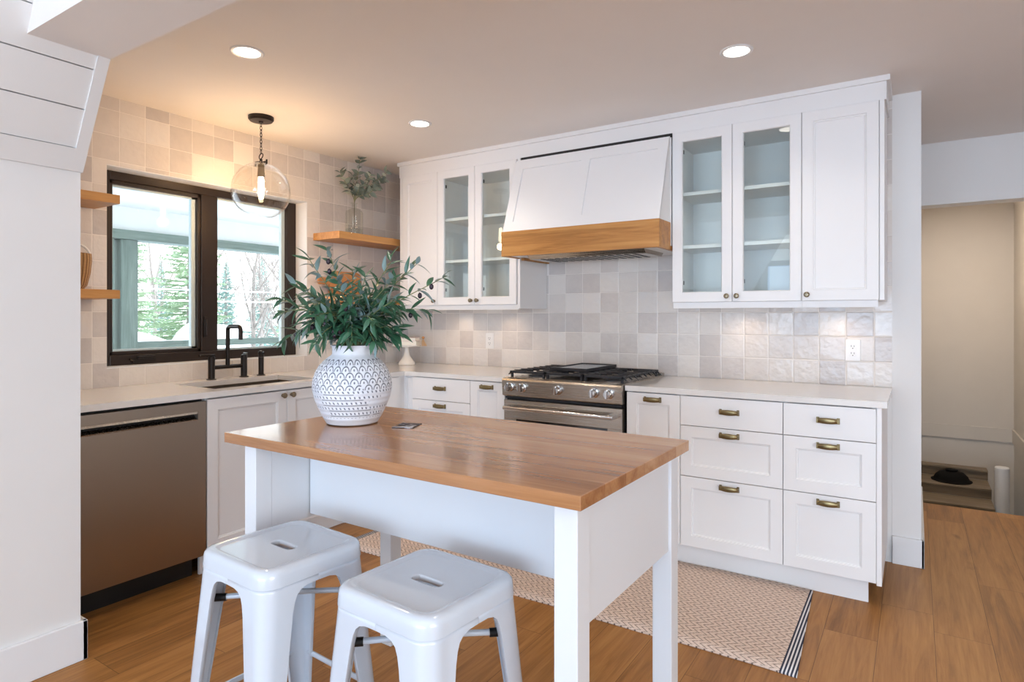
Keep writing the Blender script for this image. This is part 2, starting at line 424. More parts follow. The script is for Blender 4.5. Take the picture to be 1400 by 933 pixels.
# enclosing walls behind the camera
mb = MB()
for (xa, xb, za, zb) in ((.8, 1.15, 0, 3.4), (6.3, 7.1, 0, 3.4), (1.15, 6.3, 2.25, 2.35), (1.15, 6.3, 2.85, 3.4), (3.68, 3.74, 0, 2.25)): mb.box(xa, xb, -9.72, -9.55, za, zb)
struct('wall_front', mb, M_wall)
mb = MB().box(6.95, 7.1, -9.7, -5.8, 0, 3.4).box(6.95, 7.1, -3.4, 4.2, 0, 3.4).box(6.95, 7.1, -5.8, -3.4, 0, .55).box(6.95, 7.1, -5.8, -3.4, 2.25, 3.4)
struct('wall_right', mb, M_wall)
mb = MB().box(3.548, 7.0, 1.2, 1.36, 2.032, 2.45).box(4.36, 7.0, 1.2, 1.36, 0, 2.04)
struct('wall_header', mb, M_wall)
struct('wall_stair_back', MB().box(3.42, 4.6, 4.1, 4.25, -2, 2.45), M_stairwall)
struct('wall_stair_right', MB().box(4.346, 4.5, 1.345, 4.1, -2, 2.45), M_stairwall)
struct('wall_stair_front', MB().box(3.548, 4.346, 1.2, 1.342, -2, -.121), M_stairwall)
mb = MB().box(3.548, 4.346, 4.084, 4.1, .027, .165).box(4.330, 4.346, 1.37, 4.1, .027, .165)
struct('baseboard_stair', mb, M_stairwall, bevel=.003)
# porch and ground outside
struct('ground_snow', MB().box(-70, 50, -60, 60, -2.6, -2.2), M_snow)
struct('porch_deck', MB().box(-3.3, -.25, -8, 6, -.3, -.05), M_snow)
struct('porch_ceiling', MB().box(-3.4, -.25, -8, 6, 2.36, 2.46).box(-3.06, -2.96, -8, 6, 2.13, 2.36), M_porch)

# ------------------------------------------------------------------ window 1
win = bpy.data.objects.new('window_1', None); COL.objects.link(win); win['kind'] = 'structure'; win.location = (-.16, -1.595, 1.012); WM[win.name] = Matrix.Translation(win.location)
fx = -.148
mb = MB()
mb.box(-.232, fx, OY0, -2.168, OZ0, OZ1).box(-.232, fx, -1.03, OY1, OZ0, OZ1)
mb.box(-.232, fx, -2.168, -1.03, OZ0, 1.075).box(-.232, fx, -2.168, -1.03, 2.035, OZ1).box(-.232, fx, -1.652, -1.545, 1.075, 2.035)
mb.build('frame', M_frame, win, bevel=.004)
mb = MB()
ya, yb = -2.168, -1.652
mb.box(-.226, fx - .008, ya, ya + .018, 1.075, 2.035).box(-.226, fx - .008, yb - .020, yb, 1.075, 2.035).box(-.226, fx - .008, ya, yb, 1.075, 1.095).box(-.226, fx - .008, ya, yb, 2.012, 2.035)
mb.build('casement_sash', M_frame, win, bevel=.003)
m_sp = plain('spacer_grey', C(196, 214, 220), .4)
mb = MB()
for (a, b, z0, z1) in ((-2.150, -1.672, 1.095, 2.012), (-1.545, -1.03, 1.075, 2.035)):
    w = .010
    mb.box(-.205, -.178, a, a + w, z0, z1).box(-.205, -.178, b - w - .016, b, z0, z1).box(-.205, -.178, a, b, z0, z0 + w).box(-.205, -.178, a, b, z1 - w, z1)
mb.build('glazing_bead', m_sp, win)
MB().box(-.193, -.190, -2.150, -1.672, 1.095, 2.012).build('pane', M_pane, win)
MB().box(-.193, -.190, -1.545, -1.03, 1.075, 2.035).build('pane', M_pane, win)
# tiled-in reveal liner
mb = MB().box(fx, XL - .001, OY1 - .004, OY1 - .0005, OZ0, OZ1).box(fx, XL - .001, OY0, OY1, OZ0 + .0005, OZ0 + .006).box(fx, XL - .001, OY0, OY1, OZ1 - .006, OZ1 - .0005)
mb.build('reveal', M_trim, win)
mb = MB()
mb.box(fx, fx + .016, -2.055, -1.93, 1.028, 1.052).box(fx + .004, fx + .022, -2.03, -1.935, 1.050, 1.064)
mb.tube([(fx + .012, -2.052, 1.044), (fx + .02, -2.075, 1.050)], .006)
mb.build('crank_handle', M_black, win, bevel=.004)
mb = MB().box(fx, fx + .010, -1.637, -1.617, 1.16, 1.285).tube([(fx + .010, -1.627, 1.27), (fx + .016, -1.627, 1.25), (fx + .014, -1.627, 1.17)], .006)
mb.build('sash_lock', M_frame, win, bevel=.003)

# ================================================================== FITTED CABINETRY
class Face:
    """maps (a along the run, b up, c outward) to the world. run 'h' = hood wall, 'w' = window wall"""
    def __init__(s, run, front): s.run, s.f = run, front
    def P(s, a, b, c): return (a, s.f - c, b) if s.run == 'h' else (s.f + c, a, b)
    def box(s, mb, a0, a1, b0, b1, c0, c1, mi=0):
        p, q = s.P(a0, b0, c0), s.P(a1, b1, c1); mb.box(p[0], q[0], p[1], q[1], p[2], q[2], mi)
    def n(s): return (0, -1, 0) if s.run == 'h' else (1, 0, 0)
def ringrect(F, a0, a1, b0, b1, c, i=0.0): return [F.P(a0 + i, b0 + i, c), F.P(a1 - i, b0 + i, c), F.P(a1 - i, b1 - i, c), F.P(a0 + i, b1 - i, c)]
def front_panel(F, a0, a1, b0, b1, stile=.055, t=.020, style='shaker', rail=None):
    """one-piece door or drawer front: chamfered slab, recessed panel, or open for glass"""
    mb = MB(); ch = .0015
    R = [ringrect(F, a0, a1, b0, b1, 0), ringrect(F, a0, a1, b0, b1, t - ch), ringrect(F, a0, a1, b0, b1, t, ch)]
    if style == 'slab': mb.loft(R); return mb
    rl = rail or stile
    def inner(c, i): return [F.P(a0 + stile + i, b0 + rl + i, c), F.P(a1 - stile - i, b0 + rl + i, c), F.P(a1 - stile - i, b1 - rl - i, c), F.P(a0 + stile + i, b1 - rl - i, c)]
    if style == 'shaker':
        R += [inner(t, 0), inner(t - .005, .002), inner(t - .006, .007), inner(t - .010, .009)]; mb.loft(R)
    else:
        R += [inner(t, 0), inner(t - .006, .004), inner(0, .004)]; mb.loft(R, cap0=False, cap1=False)
        q = inner(0, .004); o = ringrect(F, a0, a1, b0, b1, 0)
        for i in range(4):
            j = (i + 1) % 4; mb.quad((o[i], o[j], q[j], q[i]))
        bmesh.ops.remove_doubles(mb.bm, verts=mb.bm.verts, dist=1e-5)
    return mb
def pull(F, a, b, c, parent, mat, L=.096):
    mb = MB(); h = L / 2
    for s_ in (-1, 1):
        F.box(mb, a + s_ * (h - .012), a + s_ * h, b - .014, b + .014, c, c + .005)
        F.box(mb, a + s_ * (h - .011), a + s_ * (h - .002), b - .010, b + .010, c + .005, c + .022)
    n = 8; rings = []
    for i in range(n + 1):
        t = -1 + 2 * i / n; x = a + t * (h - .008); o = c + .022 + .006 * (1 - t * t); hh = .011 + .003 * (1 - t * t)
        rings.append([F.P(x, b - hh, o - .006), F.P(x, b - hh * .8, o), F.P(x, b, o + .003), F.P(x, b + hh * .8, o), F.P(x, b + hh, o - .006)])
    mb.loft(rings)
    return mb.build('handle', mat, parent, smooth=True, bevel=.001)
def knob(F, a, b, c, parent, mat, r=.0145):
    mb = MB().lathe([(.009, 0), (.010, .003), (.006, .006), (.0055, .013), (r, .018), (r * 1.05, .022), (r * .92, .026), (r * .75, .027), (r * .6, .029), (.0005, .030)], F.P(a, b, c), F.n(), 20)
    return mb.build('knob', mat, parent, smooth=True)
H = Face('h', -.637)       # front plane of carcasses, doors stand 20 mm proud -> -.657
def base_unit(run, label, a0, a1, fronts, mat_h=M_brass, toe=True, cat='cabinet', toe_a=None, group=None):
    F = H if run == 'h' else Face('w', .575)
    loc = F.P((a0 + a1) / 2, 0, -.3)
    t = thing('base_cabinet', label, cat, loc, 0, group)
    mb = MB(); d = .60 if run == 'h' else .585
    F.box(mb, a0, a0 + .018, .115, .885, -d, 0); F.box(mb, a1 - .018, a1, .115, .885, -d, 0)
    F.box(mb, a0 + .018, a1 - .018, .115, .133, -d, 0); F.box(mb, a0 + .018, a1 - .018, .133, .70, -d, -d + .012)
    F.box(mb, a0 + .018, a1 - .018, .867, .885, -.09, -.02); F.box(mb, a0 + .018, a1 - .018, .62, .70, -.05, -.02)
    mb.build('carcass', M_cab, t)
    if toe:
        mb = MB(); ta, tb = toe_a or (a0, a1); F.box(mb, ta, tb, 0, .113, -.062, -.046); mb.build('toe_kick', M_cab, t)
    for kind, b0, b1, style, hand in fronts:
        g = .0016
        aa, bb = (a0, a1) if kind != 'doorL' and kind != 'doorR' else ((a0, (a0 + a1) / 2) if kind == 'doorL' else ((a0 + a1) / 2, a1))
        o = front_panel(F, aa + g, bb - g, b0 + g, b1 - g, style=style).build('drawer' if kind == 'drawer' else 'door', M_cab, t)
        if hand == 'pull': pull(F, (aa + bb) / 2, b1 - .033 if style == 'shaker' else (b0 + b1) / 2 + .008, .020, o, mat_h)
        elif hand == 'knobR': knob(F, bb - .029, b1 - .026, .020, o, M_pewter)
        elif hand == 'knobL': knob(F, aa + .029, b1 - .026, .020, o, M_pewter)
    return t
D3 = [('drawer', .730, .882, 'slab', 'pull'), ('drawer', .471, .730, 'shaker', 'pull'), ('drawer', .113, .471, 'shaker', 'pull')]
base_unit('h', 'narrow white pull-out cabinet between the range and the wide drawers', 2.213, 2.507, [('door', .113, .882, 'shaker', 'pull')])
base_unit('h', 'white three-drawer base cabinet, the wider one, left of the end unit', 2.507, 2.999, D3)
t = base_unit('h', 'white three-drawer base cabinet at the open end of the run, beside the hall', 2.999, 3.380, D3, toe_a=(2.999, 3.345))
MB().box(3.380, 3.400, -.657, -.002, .106, .886).build('end_panel', M_cab, t, bevel=.001)
base_unit('h', 'white drawer cabinet left of the narrow door by the range, behind the vase', .672, 1.160, [('drawer', .734, .882, 'slab', 'pull'), ('drawer', .471, .734, 'shaker', 'pull'), ('drawer', .113, .471, 'shaker', 'pull')])
base_unit('h', 'narrow white cabinet with one door directly left of the range', 1.160, 1.424, [('door', .113, .882, 'shaker', 'pull')])
base_unit('w', 'white sink cabinet with two shaker doors beside the dishwasher', -2.060, -1.130, [('doorL', .118, .878, 'shaker', 'knobR'), ('doorR', .118, .878, 'shaker', 'knobL')])
t = thing('corner_cabinet', 'white corner base cabinet between the sink cabinet and the drawers behind the vase', 'cabinet', (.3, -.4, 0))
mb = MB().box(XL + .002, .585, -1.128, -.03, .115, .885)
mb.box(.585, .670, -.637, -.03, .115, .885).build('carcass', M_cab, t)
mb = MB().box(.585, .598, -1.126, -.70, .118, .878)
for k in range(7): mb.lathe([(.009, .13), (.009, .87)], (.628 + .0, -.640, 0), seg=8) if k == 0 else mb.lathe([(.006, .13), (.006, .87)], (.600 + .010 * k, -.640, 0), seg=8)
mb.build('filler_panel', M_cab, t)
MB().box(.52, .535, -1.13, -.59, 0, .113).box(.535, .67, -.605, -.59, 0, .113).build('toe_kick', M_cab, t)

# dishwasher
t = thing('dishwasher', 'stainless steel dishwasher with pocket handle under the window counter', 'dishwasher', (.3, -2.39, 0))
MB().box(XL + .005, .560, -2.716, -2.066, .10, .878).build('tub', M_dark, t)
F = Face('w', .562)
mb = MB(); ya, yb = -2.712, -2.0685
fr = .600
# door skin with a long pocket: pieces around the pocket, no overlaps on the visible face
mb.box(.562, fr, ya, yb, .117, .782).box(.562, fr, ya, yb, .826, .872).box(.562, fr, -2.108, yb, .782, .826).box(.562, fr, ya, ya + .03, .782, .826)
mb.build('door', M_steel_dw, t)
MB().box(.563, .567, ya + .03, -2.108, .782, .826).build('pocket', M_dark, t)
mb = MB(); mb.prism([(.568, .8255), (.598, .8255), (.602, .815), (.598, .8135), (.580, .822)], ya + .03, -2.11, 1); mb.prism([(.568, .783), (.599, .783), (.5995, .787), (.572, .80)], ya + .03, -2.11, 1)
mb.build('handle', M_steel, t)
MB().box(.44, .505, -2.716, -2.085, .0, .112).build('toe_kick', M_dark, t)

# countertops
def counter(name, poly, label, holes=None):
    pass
CT0, CT1 = .886, .915
sy0, sy1, sx0, sx1 = -1.96, -1.30, .115, .50
mb = MB()
mb.box(XL, sx0, sy0, sy1, CT0, CT1).box(sx1, .606, sy0, sy1, CT0, CT1).box(XL, .606, -2.732, sy0, CT0, CT1).box(XL, .606, sy1, -.662, CT0, CT1).box(XL, 1.428, -.662, -.001, CT0, CT1)
tag(mb.build('countertop', M_quartz), 'white quartz countertop running under the window and around the corner to the range', 'countertop')
tag(MB().box(2.206, 3.4205, -.662, -.001, CT0, CT1).build('countertop', M_quartz, bevel=.0015), 'white quartz countertop over the drawers to the right of the range', 'countertop')
t = thing('sink', 'undermount steel sink set into the counter below the window', 'sink', (.3, -1.63, .7))
mb = MB(); mb.box(sx0 - .004, sx0, sy0, sy1, .70, CT0 - .001).box(sx1, sx1 + .004, sy0, sy1, .70, CT0 - .001).box(sx0, sx1, sy0 - .004, sy0, .70, CT0 - .001).box(sx0, sx1, sy1, sy1 + .004, .70, CT0 - .001).box(sx0, sx1, sy0, sy1, .696, .70)
mb.build('basin', M_steel_dw, t)
MB().lathe([(.045, 0), (.045, .004), (.03, .004), (.028, .001)], (.28, -1.63, .7), seg=20).build('drain', M_chrome, t, smooth=True)
# bridge faucet
t = thing('bridge_faucet', 'black bridge faucet with squared spout at the window sink', 'faucet', (.045, -1.60, .915))
mb = MB()
for y in (-1.703, -1.492):
    mb.lathe([(.028, 0), (.028, .005), (.020, .006), (.0185, .010), (.0185, .118), (.016, .120), (.0005, .121)], (.045, y, .915), seg=20)
mb.tube([(.045, -1.703, .985), (.045, -1.492, .985)], .0125)
mb.build('bridge', M_black, t, smooth=True)
pts = [(.045, -1.60, .985)]
for zz in (1.05, 1.12, 1.18, 1.205): pts.append((.045, -1.60, zz))
for k in range(1, 7):
    a = k / 6 * PI / 2; pts.append((.045 + .030 * (1 - math.cos(a)), -1.60, 1.205 + .022 * math.sin(a)))
pts += [(.10, -1.60, 1.2275), (.150, -1.60, 1.2275)]
for k in range(1, 7):
    a = k / 6 * PI / 2; pts.append((.150 + .024 * math.sin(a), -1.60, 1.2275 - .024 * (1 - math.cos(a))))
pts += [(.174, -1.60, 1.18), (.174, -1.60, 1.150)]
mb = MB().tube(pts, .0125, 14)
mb.build('spout', M_black, t, smooth=True)
for y, dy in ((-1.703, -.07), (-1.492, .0)):
    mb = MB().lathe([(.0195, 0), (.0195, .016), (.016, .024), (.0005, .026)], (.045, y, 1.028), seg=18)
    if dy: mb.tube([(.045, y + .02, 1.060), (.045, y - .03, 1.060), (.045, y - .075, 1.060)], .006)
    else: mb.tube([(.045, y, 1.060), (.10, y - .02, 1.061), (.125, y - .025, 1.062)], .006)
    mb.build('handle', M_black, t, smooth=True)
t = thing('side_sprayer', 'small black side sprayer standing right of the bridge faucet', 'sprayer', (.045, -1.372, .915))
MB().lathe([(.026, 0), (.026, .005), (.018, .007), (.016, .012), (.0165, .09), (.0165, .115)], (.045, -1.372, .915), seg=18).build('base', M_black, t, smooth=True)
mb = MB().lathe([(.0165, 0), (.018, .01), (.018, .03), (.010, .04), (.0005, .042)], (.045, -1.372, 1.031), seg=18).tube([(.05, -1.372, 1.058), (.075, -1.372, 1.056)], .008)
mb.build('spray_head', M_black, t, smooth=True)

# ------------------------------------------------------------------ upper cabinets
U = Face('h', -.335)      # doors reach -.355
UB, UT = 1.3667, 2.3285
def upper_unit(label, a0, a1, doors, side=None):
    t = thing('wall_cabinet', label, 'cabinet', ((a0 + a1) / 2, -.17, UB))
    mb = MB(); th = .018; g = any(d[2] == 'glass' for d in doors)
    mb.box(a0, a0 + th, -.334, -.002, UB, UT).box(a1 - th, a1, -.334, -.002, UB, UT).box(a0 + th, a1 - th, -.334, -.002, UB, UB + th).box(a0 + th, a1 - th, -.334, -.002, UT - .05, UT).box(a0 + th, a1 - th, -.016, -.002, UB + th, UT - .05)
    mb.build('carcass', M_cab, t)
    if g:
        for zz in (1.690, 1.990): MB().box(a0 + th, a1 - th, -.318, -.016, zz - .019, zz).build('shelf', M_cab, t)
    for (b0, b1, style, ks) in doors:
        gp = .0014
        o = front_panel(U, b0 + gp, b1 - gp, UB + gp, UT - gp - .001, stile=.052, style=style).build('door', M_cab, t)
        if style == 'glass':
            MB().box(b0 + .048, b1 - .048, -.343, -.339, UB + .048, UT - .048).build('glass_pane', M_glass, o)
            for zz in (UB + .10, UT - .12):
                MB().box(b0 + .051, b0 + .059, -.334, -.318, zz, zz + .022).build('hinge', M_iron, o, bevel=.002)
        kx = b1 - .026 if ks == 'R' else b0 + .026
        knob(U, kx, 1.398, .020, o, M_pewter, .0135)
    mb = MB().box(a0 + (.006 if (side and side[0] < a0 + .01) else .0002), a1 - (.006 if (side and side[0] > a1) else .0002), -.334, -.316, 1.3335, UB - .0005)
    mb.build('light_rail', M_cab, t)
    if side: 
        o = MB().box(side[0], side[1], -.3545, -.002, side[2], UT + .0).build('side_panel', M_cab, t)
    return t
upper_unit('white solid-door wall cabinet at the left end by the floating shelf', .282, .640, [(.300, .640, 'shaker', 'R')], (.279, .300, UB))
upper_unit('white glass-front wall cabinet left of the range hood', .640, 1.325, [(.640, .972, 'glass', 'R'), (.972, 1.313, 'glass', 'L')], (1.3255, 1.343, 1.340))
upper_unit('white glass-front wall cabinet right of the range hood', 2.364, 3.037, [(2.364, 2.694, 'glass', 'R'), (2.694, 3.037, 'glass', 'L')])
upper_unit('white solid-door wall cabinet at the right end by the hall', 3.037, 3.378, [(3.037, 3.378, 'shaker', 'L')], (3.379, 3.399, UB))
mb = MB().box(.253, 3.407, -.335, -.318, 2.331, 2.418).box(.253, .270, -.318, -.002, 2.331, 2.418).box(3.390, 3.407, -.318, -.002, 2.331, 2.418)
mb.box(.243, 3.422, -.349, -.30, 2.418, CZ).box(.243, .27, -.30, -.002, 2.418, CZ).box(3.39, 3.422, -.30, -.002, 2.418, CZ)
struct('trim_2', mb, M_cab)
# under-cabinet puck lights
def puck(x, y, i, label):
    t = thing('puck_light', label, 'light', (x, y, 1.352), 0, 'puck lights under the wall cabinets')
    MB().lathe([(.034, .014), (.034, .004), (.030, 0), (.027, 0)], (x, y, 1.352), seg=20).build('housing', M_chrome, t, smooth=True)
    MB().lathe([(.026, .001), (.026, .003)], (x, y, 1.352), seg=20).build('diffuser', M_lamp, t)
    d = bpy.data.lights.new('puck_glow', 'SPOT'); d.energy = 1.7; d.color = (1, .72, .48); d.spot_size = 2.5; d.spot_blend = .8; d.shadow_soft_size = .025
    o = bpy.data.objects.new('puck_glow', d); COL.objects.link(o); o.location = (0, 0, -.004); o.parent = t
for i, (x, lb) in enumerate(((.62, 'round puck light under the solid-door cabinet by the floating shelf'), (1.06, 'round puck light under the glass cabinet left of the hood'), (2.70, 'round puck light under the glass cabinet right of the hood'), (3.20, 'round puck light under the cabinet beside the hall'))):
    puck(x, -.13, i, lb)

# ------------------------------------------------------------------ range hood
t = thing('range_hood', 'white tapered range hood with oak band above the stove', 'range hood', (1.84, -.25, 1.66))
hx0, hx1 = 1.324, 2.355
mb = MB()
mb.prism([(-.3575, 2.311), (-.364, 2.311), (-.530, 1.822), (-.3575, 1.822)], hx0 + .003, hx1 - .002, 0)
mb.box(1.350, 2.358, -.3575, -.002, 1.69, 2.306)
mb.build('body', M_cab, t)
fy = lambda z: -.366 - (2.306 - z) / (2.306 - 1.822) * .164
mb = MB()
def strip(x0, x1, z0, z1, th=.007):
    mb.prism([(fy(z0) + .004, z0), (fy(z0) - th, z0), (fy(z1) - th, z1), (fy(z1) + .004, z1)], x0, x1, 0)
a, b = hx0 + .003, hx1 - .002
strip(a, a + .062, 1.823, 2.305); strip(b - .062, b, 1.823, 2.305); strip(1.808, 1.870, 1.885, 2.243); strip(a + .062, b - .062, 1.823, 1.885); strip(a + .062, b - .062, 2.243, 2.305)
mb.build('trim_strips', M_cab, t)
mb = MB(); mb.box(hx0 - .002, hx1 + .001, -.545, -.520, 1.666, 1.822).box(hx0 - .002, hx0 + .02, -.520, -.358, 1.666, 1.822).box(hx1 - .022, hx1 + .001, -.520, -.358, 1.666, 1.822).box(hx1 - .022, hx1 + .001, -.358, -.10, 1.666, 1.689).box(hx0 + .03, hx0 + .05, -.358, -.02, 1.655, 1.672)
mb.build('oak_band', M_hoodwood, t, bevel=.0015)
MB().box(hx0 + .02, hx1 - .022, -.520, -.358, 1.672, 1.685).box(1.380, hx1 - .024, -.358, -.01, 1.672, 1.689).build('soffit', M_cab, t)
mb = MB()
ix0, ix1, iy0, iy1 = 1.47, 2.24, -.47, -.15
mb.prism([(iy0, 1.672), (iy0 + .03, 1.648), (iy1 - .03, 1.648), (iy1, 1.672)], ix0, ix1, 0)
mb.build('insert', M_steel, t)
mb = MB()
for k in range(13):
    x = ix0 + .07 + k * .051; mb.box(x, x + .024, iy0 + .045, iy1 - .045, 1.6462, 1.6485)
mb.build('baffle_filter', M_dark, t)
MB().box(1.346, 2.362, -.35, -.34, 2.311, 2.3305).build('painted_gap_shade', M_gapshade, t)  # dark strip painting the shade between hood top and frieze

# ------------------------------------------------------------------ range
t = thing('gas_range', 'stainless steel gas range with five knobs and cast-iron grates', 'stove', (1.82, -.33, 0))
rx0, rx1 = 1.437, 2.199
MB().box(rx0, rx1, -.650, -.03, .03, .905).box(rx0 + .02, rx1 - .02, -.55, -.06, 0, .03).build('body', M_dark, t)
mb = MB().box(rx0 - .006, rx1 + .001, -.665, -.012, .905, .921); mb.box(rx0 - .006, rx1 + .001, -.06, -.012, .921, .935)
mb.build('cooktop', M_steel, t, bevel=.002)
mb = MB(); mb.prism([(-.652, .812), (-.690, .812), (-.694, .818), (-.700, .905), (-.695, .916), (-.652, .921)], rx0 - .006, rx1 + .002, 0)
cp = mb.build('control_panel', M_steel, t, bevel=.001)
for i, x in enumerate((1.487, 1.575, 1.812, 2.040, 2.129)):
    zc = .867; yf = -.6975
    mb = MB().lathe([(.028, 0), (.028, .006), (.022, .008), (.0215, .030), (.019, .036), (.0005, .037)], (x, yf, zc), (0, -1, -.06), 24)
    mb.box(x - .005, x + .005, yf - .046, yf - .030, zc - .022, zc + .022)
    mb.build('knob', M_chrome, t, smooth=True)
mb = MB(); mb.box(rx0 + .004, rx1 - .006, -.675, -.652, .795, .806); mb.build('vent_slot', M_iron, t)
mb = MB()
y0, y1 = -.685, -.652
mb.box(rx0, rx1, y1, y0, .675, .787).box(rx0, rx0 + .085, y1, y0, .19, .675).box(rx1 - .085, rx1, y1, y0, .19, .675).box(rx0, rx1, y1, y0, .13, .19)
od = mb.build('oven_door', M_steel, t, bevel=.0015)
MB().box(rx0 + .085, rx1 - .085, -.682, -.655, .19, .675).build('oven_window', M_ovenglass, od)
mb = MB(); mb.tube([(rx0 + .03, -.737, .745), (rx1 - .10, -.737, .745), (rx1 - .03, -.737, .745)], .0125, 16)
for x in (rx0 + .05, rx1 - .05): mb.box(x - .018, x + .018, -.730, -.685, .733, .757)
mb.build('handle', M_chrome, od, smooth=True, bevel=.002)
MB().box(rx0, rx1, -.68, -.652, .035, .125).build('lower_drawer', M_steel, t, bevel=.002)
gw = (rx1 - rx0 - .02) / 3
for k in range(3):
    a = rx0 + .01 + k * gw + .002; b = a + gw - .004; zb, zt = .944, .958
    mb = MB(); ya, yb = -.640, -.085
    mb.box(a, b, ya, ya + .016, zb, zt).box(a, b, yb - .016, yb, zb, zt).box(a, a + .012, ya, yb, zb, zt).box(b - .012, b, ya, yb, zb, zt).box(a, b, (ya + yb) / 2 - .008, (ya + yb) / 2 + .008, zb, zt)
    for j in range(7):
        yy = ya + .05 + j * .076; mb.box(a, a + .085, yy, yy + .012, zb, zt + .003).box(b - .085, b, yy, yy + .012, zb, zt + .003)
    for (px, py) in ((a + .004, ya + .004), (b - .018, ya + .004), (a + .004, yb - .018), (b - .018, yb - .018)): mb.box(px, px + .014, py, py + .014, .921, zb)
    if k in (0, 2):
        for j in range(8):
            yy = ya + .01 + j * .074; xx = a if k == 0 else b
            s_ = -1 if k == 0 else 1
            mb.prism([(xx - s_ * .004, zb), (xx + s_ * .018, zb - .012), (xx + s_ * .018, zb - .008), (xx - s_ * .004, zt)], yy, yy + .012, 1)
    mb.build('grate', M_iron, t, bevel=.002)
for (x, y) in ((1.565, -.50), (1.565, -.22), (2.07, -.50), (2.07, -.22), (1.818, -.36)):
    MB().lathe([(.055, 0), (.055, .006), (.040, .008), (.038, .016), (.0005, .018)], (x, y, .921), seg=22).build('burner', M_iron, t, smooth=True)
m_gr = plain('griddle_top', C(150, 158, 168), .25, .7, var=.03)
mb = MB().box(1.665, 1.915, -.53, -.10, .961, .972); mb.box(1.665, 1.677, -.53, -.10, .972, .980).box(1.903, 1.915, -.53, -.10, .972, .980).box(1.677, 1.903, -.53, -.518, .972, .980).box(1.677, 1.903, -.112, -.10, .972, .980)
g = tag(mb.build('griddle', M_iron, bevel=.002), 'rectangular black-rimmed griddle plate resting on the centre grates', 'griddle')
MB().box(1.679, 1.901, -.516, -.114, .9725, .9745).build('cooking_surface', m_gr, g)

# ------------------------------------------------------------------ outlets
def outlet(x, z, label):
    t = thing('wall_outlet', label, 'outlet', (x, 0, z), 0, 'outlets in the tile splashback')
    MB().box(x - .036, x + .036, -.006, -.0005, z - .058, z + .058).build('cover_plate', M_plate, t, bevel=.002)
    MB().box(x - .017, x + .017, -.0085, -.006, z - .034, z + .034).build('receptacle', M_plate, t, bevel=.001)
    mb = MB()
    for dz in (-.019, .019):
        mb.box(x - .008, x - .0055, -.0092, -.0084, z + dz - .002, z + dz + .008).box(x + .0055, x + .008, -.0092, -.0084, z + dz - .002, z + dz + .007).lathe([(.0028, 0), (.0028, .0008)], (x, -.0084, z + dz - .009), (0, -1, 0), 10)
    mb.build('slots', M_dark, t)
outlet(.854, 1.105, 'white wall outlet in the tile left of the range')
outlet(3.240, 1.106, 'white wall outlet in the tile above the right-hand counter')

# ------------------------------------------------------------------ floating shelves and what stands on them
def shelf(y0, y1, z0, z1, label): return tag(MB().box(XL + .0005, .235, y0, y1, z0, z1).build('floating_shelf', M_shelf, bevel=.002), label, 'shelf', 'floating oak shelves')
shelf(-.905, -.0015, 1.822, 1.872, 'upper oak floating shelf right of the window, holding the glass bottle')
shelf(-.905, -.0015, 1.378, 1.425, 'lower oak floating shelf right of the window, behind the olive branches')
shelf(-2.73, -2.292, 1.842, 1.885, 'upper oak floating shelf left of the window, above the woven basket')
shelf(-2.73, -2.292, 1.375, 1.418, 'lower oak floating shelf left of the window, carrying the woven basket')
# boards on the lower right shelf
t = thing('cutting_board', 'wooden cutting board with handle leaning on the tile on the lower shelf', 'cutting board', (.02, -.60, 1.425))
mb = MB(); n = 10
poly = []
def rr(y0, y1, z0, z1, r):
    P = []
    for (cy, cz, a0) in ((y1 - r, z1 - r, 0), (y0 + r, z1 - r, 90), (y0 + r, z0 + r, 180), (y1 - r, z0 + r, 270)):
        for k in range(7): a = math.radians(a0 + 15 * k); P.append((cy + r * math.cos(a), cz + r * math.sin(a)))
    return P
mb.prism(rr(-.80, -.50, 1.4265, 1.615, .05), .0, .02, 0)
mb.build('board', M_board, t, bevel=.003)
mb = MB(); mb.prism(rr(-.895, -.79, 1.515, 1.565, .015), .001, .019, 0); mb.build('handle', M_board, t, bevel=.003)
tag(MB().box(.0, .022, -.485, -.345, 1.4255, 1.612).build('marble_board', M_white, bevel=.003), 'white rectangular board leaning on the tile right of the wooden cutting board', 'board')
# bottle with eucalyptus
bx, by, bz = .10, -.645, 1.8722
t = thing('glass_bottle', 'clear glass bottle vase on the upper floating shelf', 'vase', (bx, by, bz))
pr = [(.001, 0), (.058, 0), (.063, .006), (.064, .02), (.064, .165), (.058, .180), (.036, .194), (.020, .203), (.018, .215), (.018, .232), (.026, .238), (.027, .243)]
MB().lathe(pr, (bx, by, bz), seg=32, cap1=False).build('bottle_wall', glass('bottle_glass', (.92, .93, .90, 1), 1.5), t, smooth=True)
MB().lathe([(.057, .004), (.060, .012), (.060, .05), (.0005, .05)], (bx, by, bz), seg=28).build('water', glass('water', (.93, .95, .94, 1), 1.33), t, smooth=True)

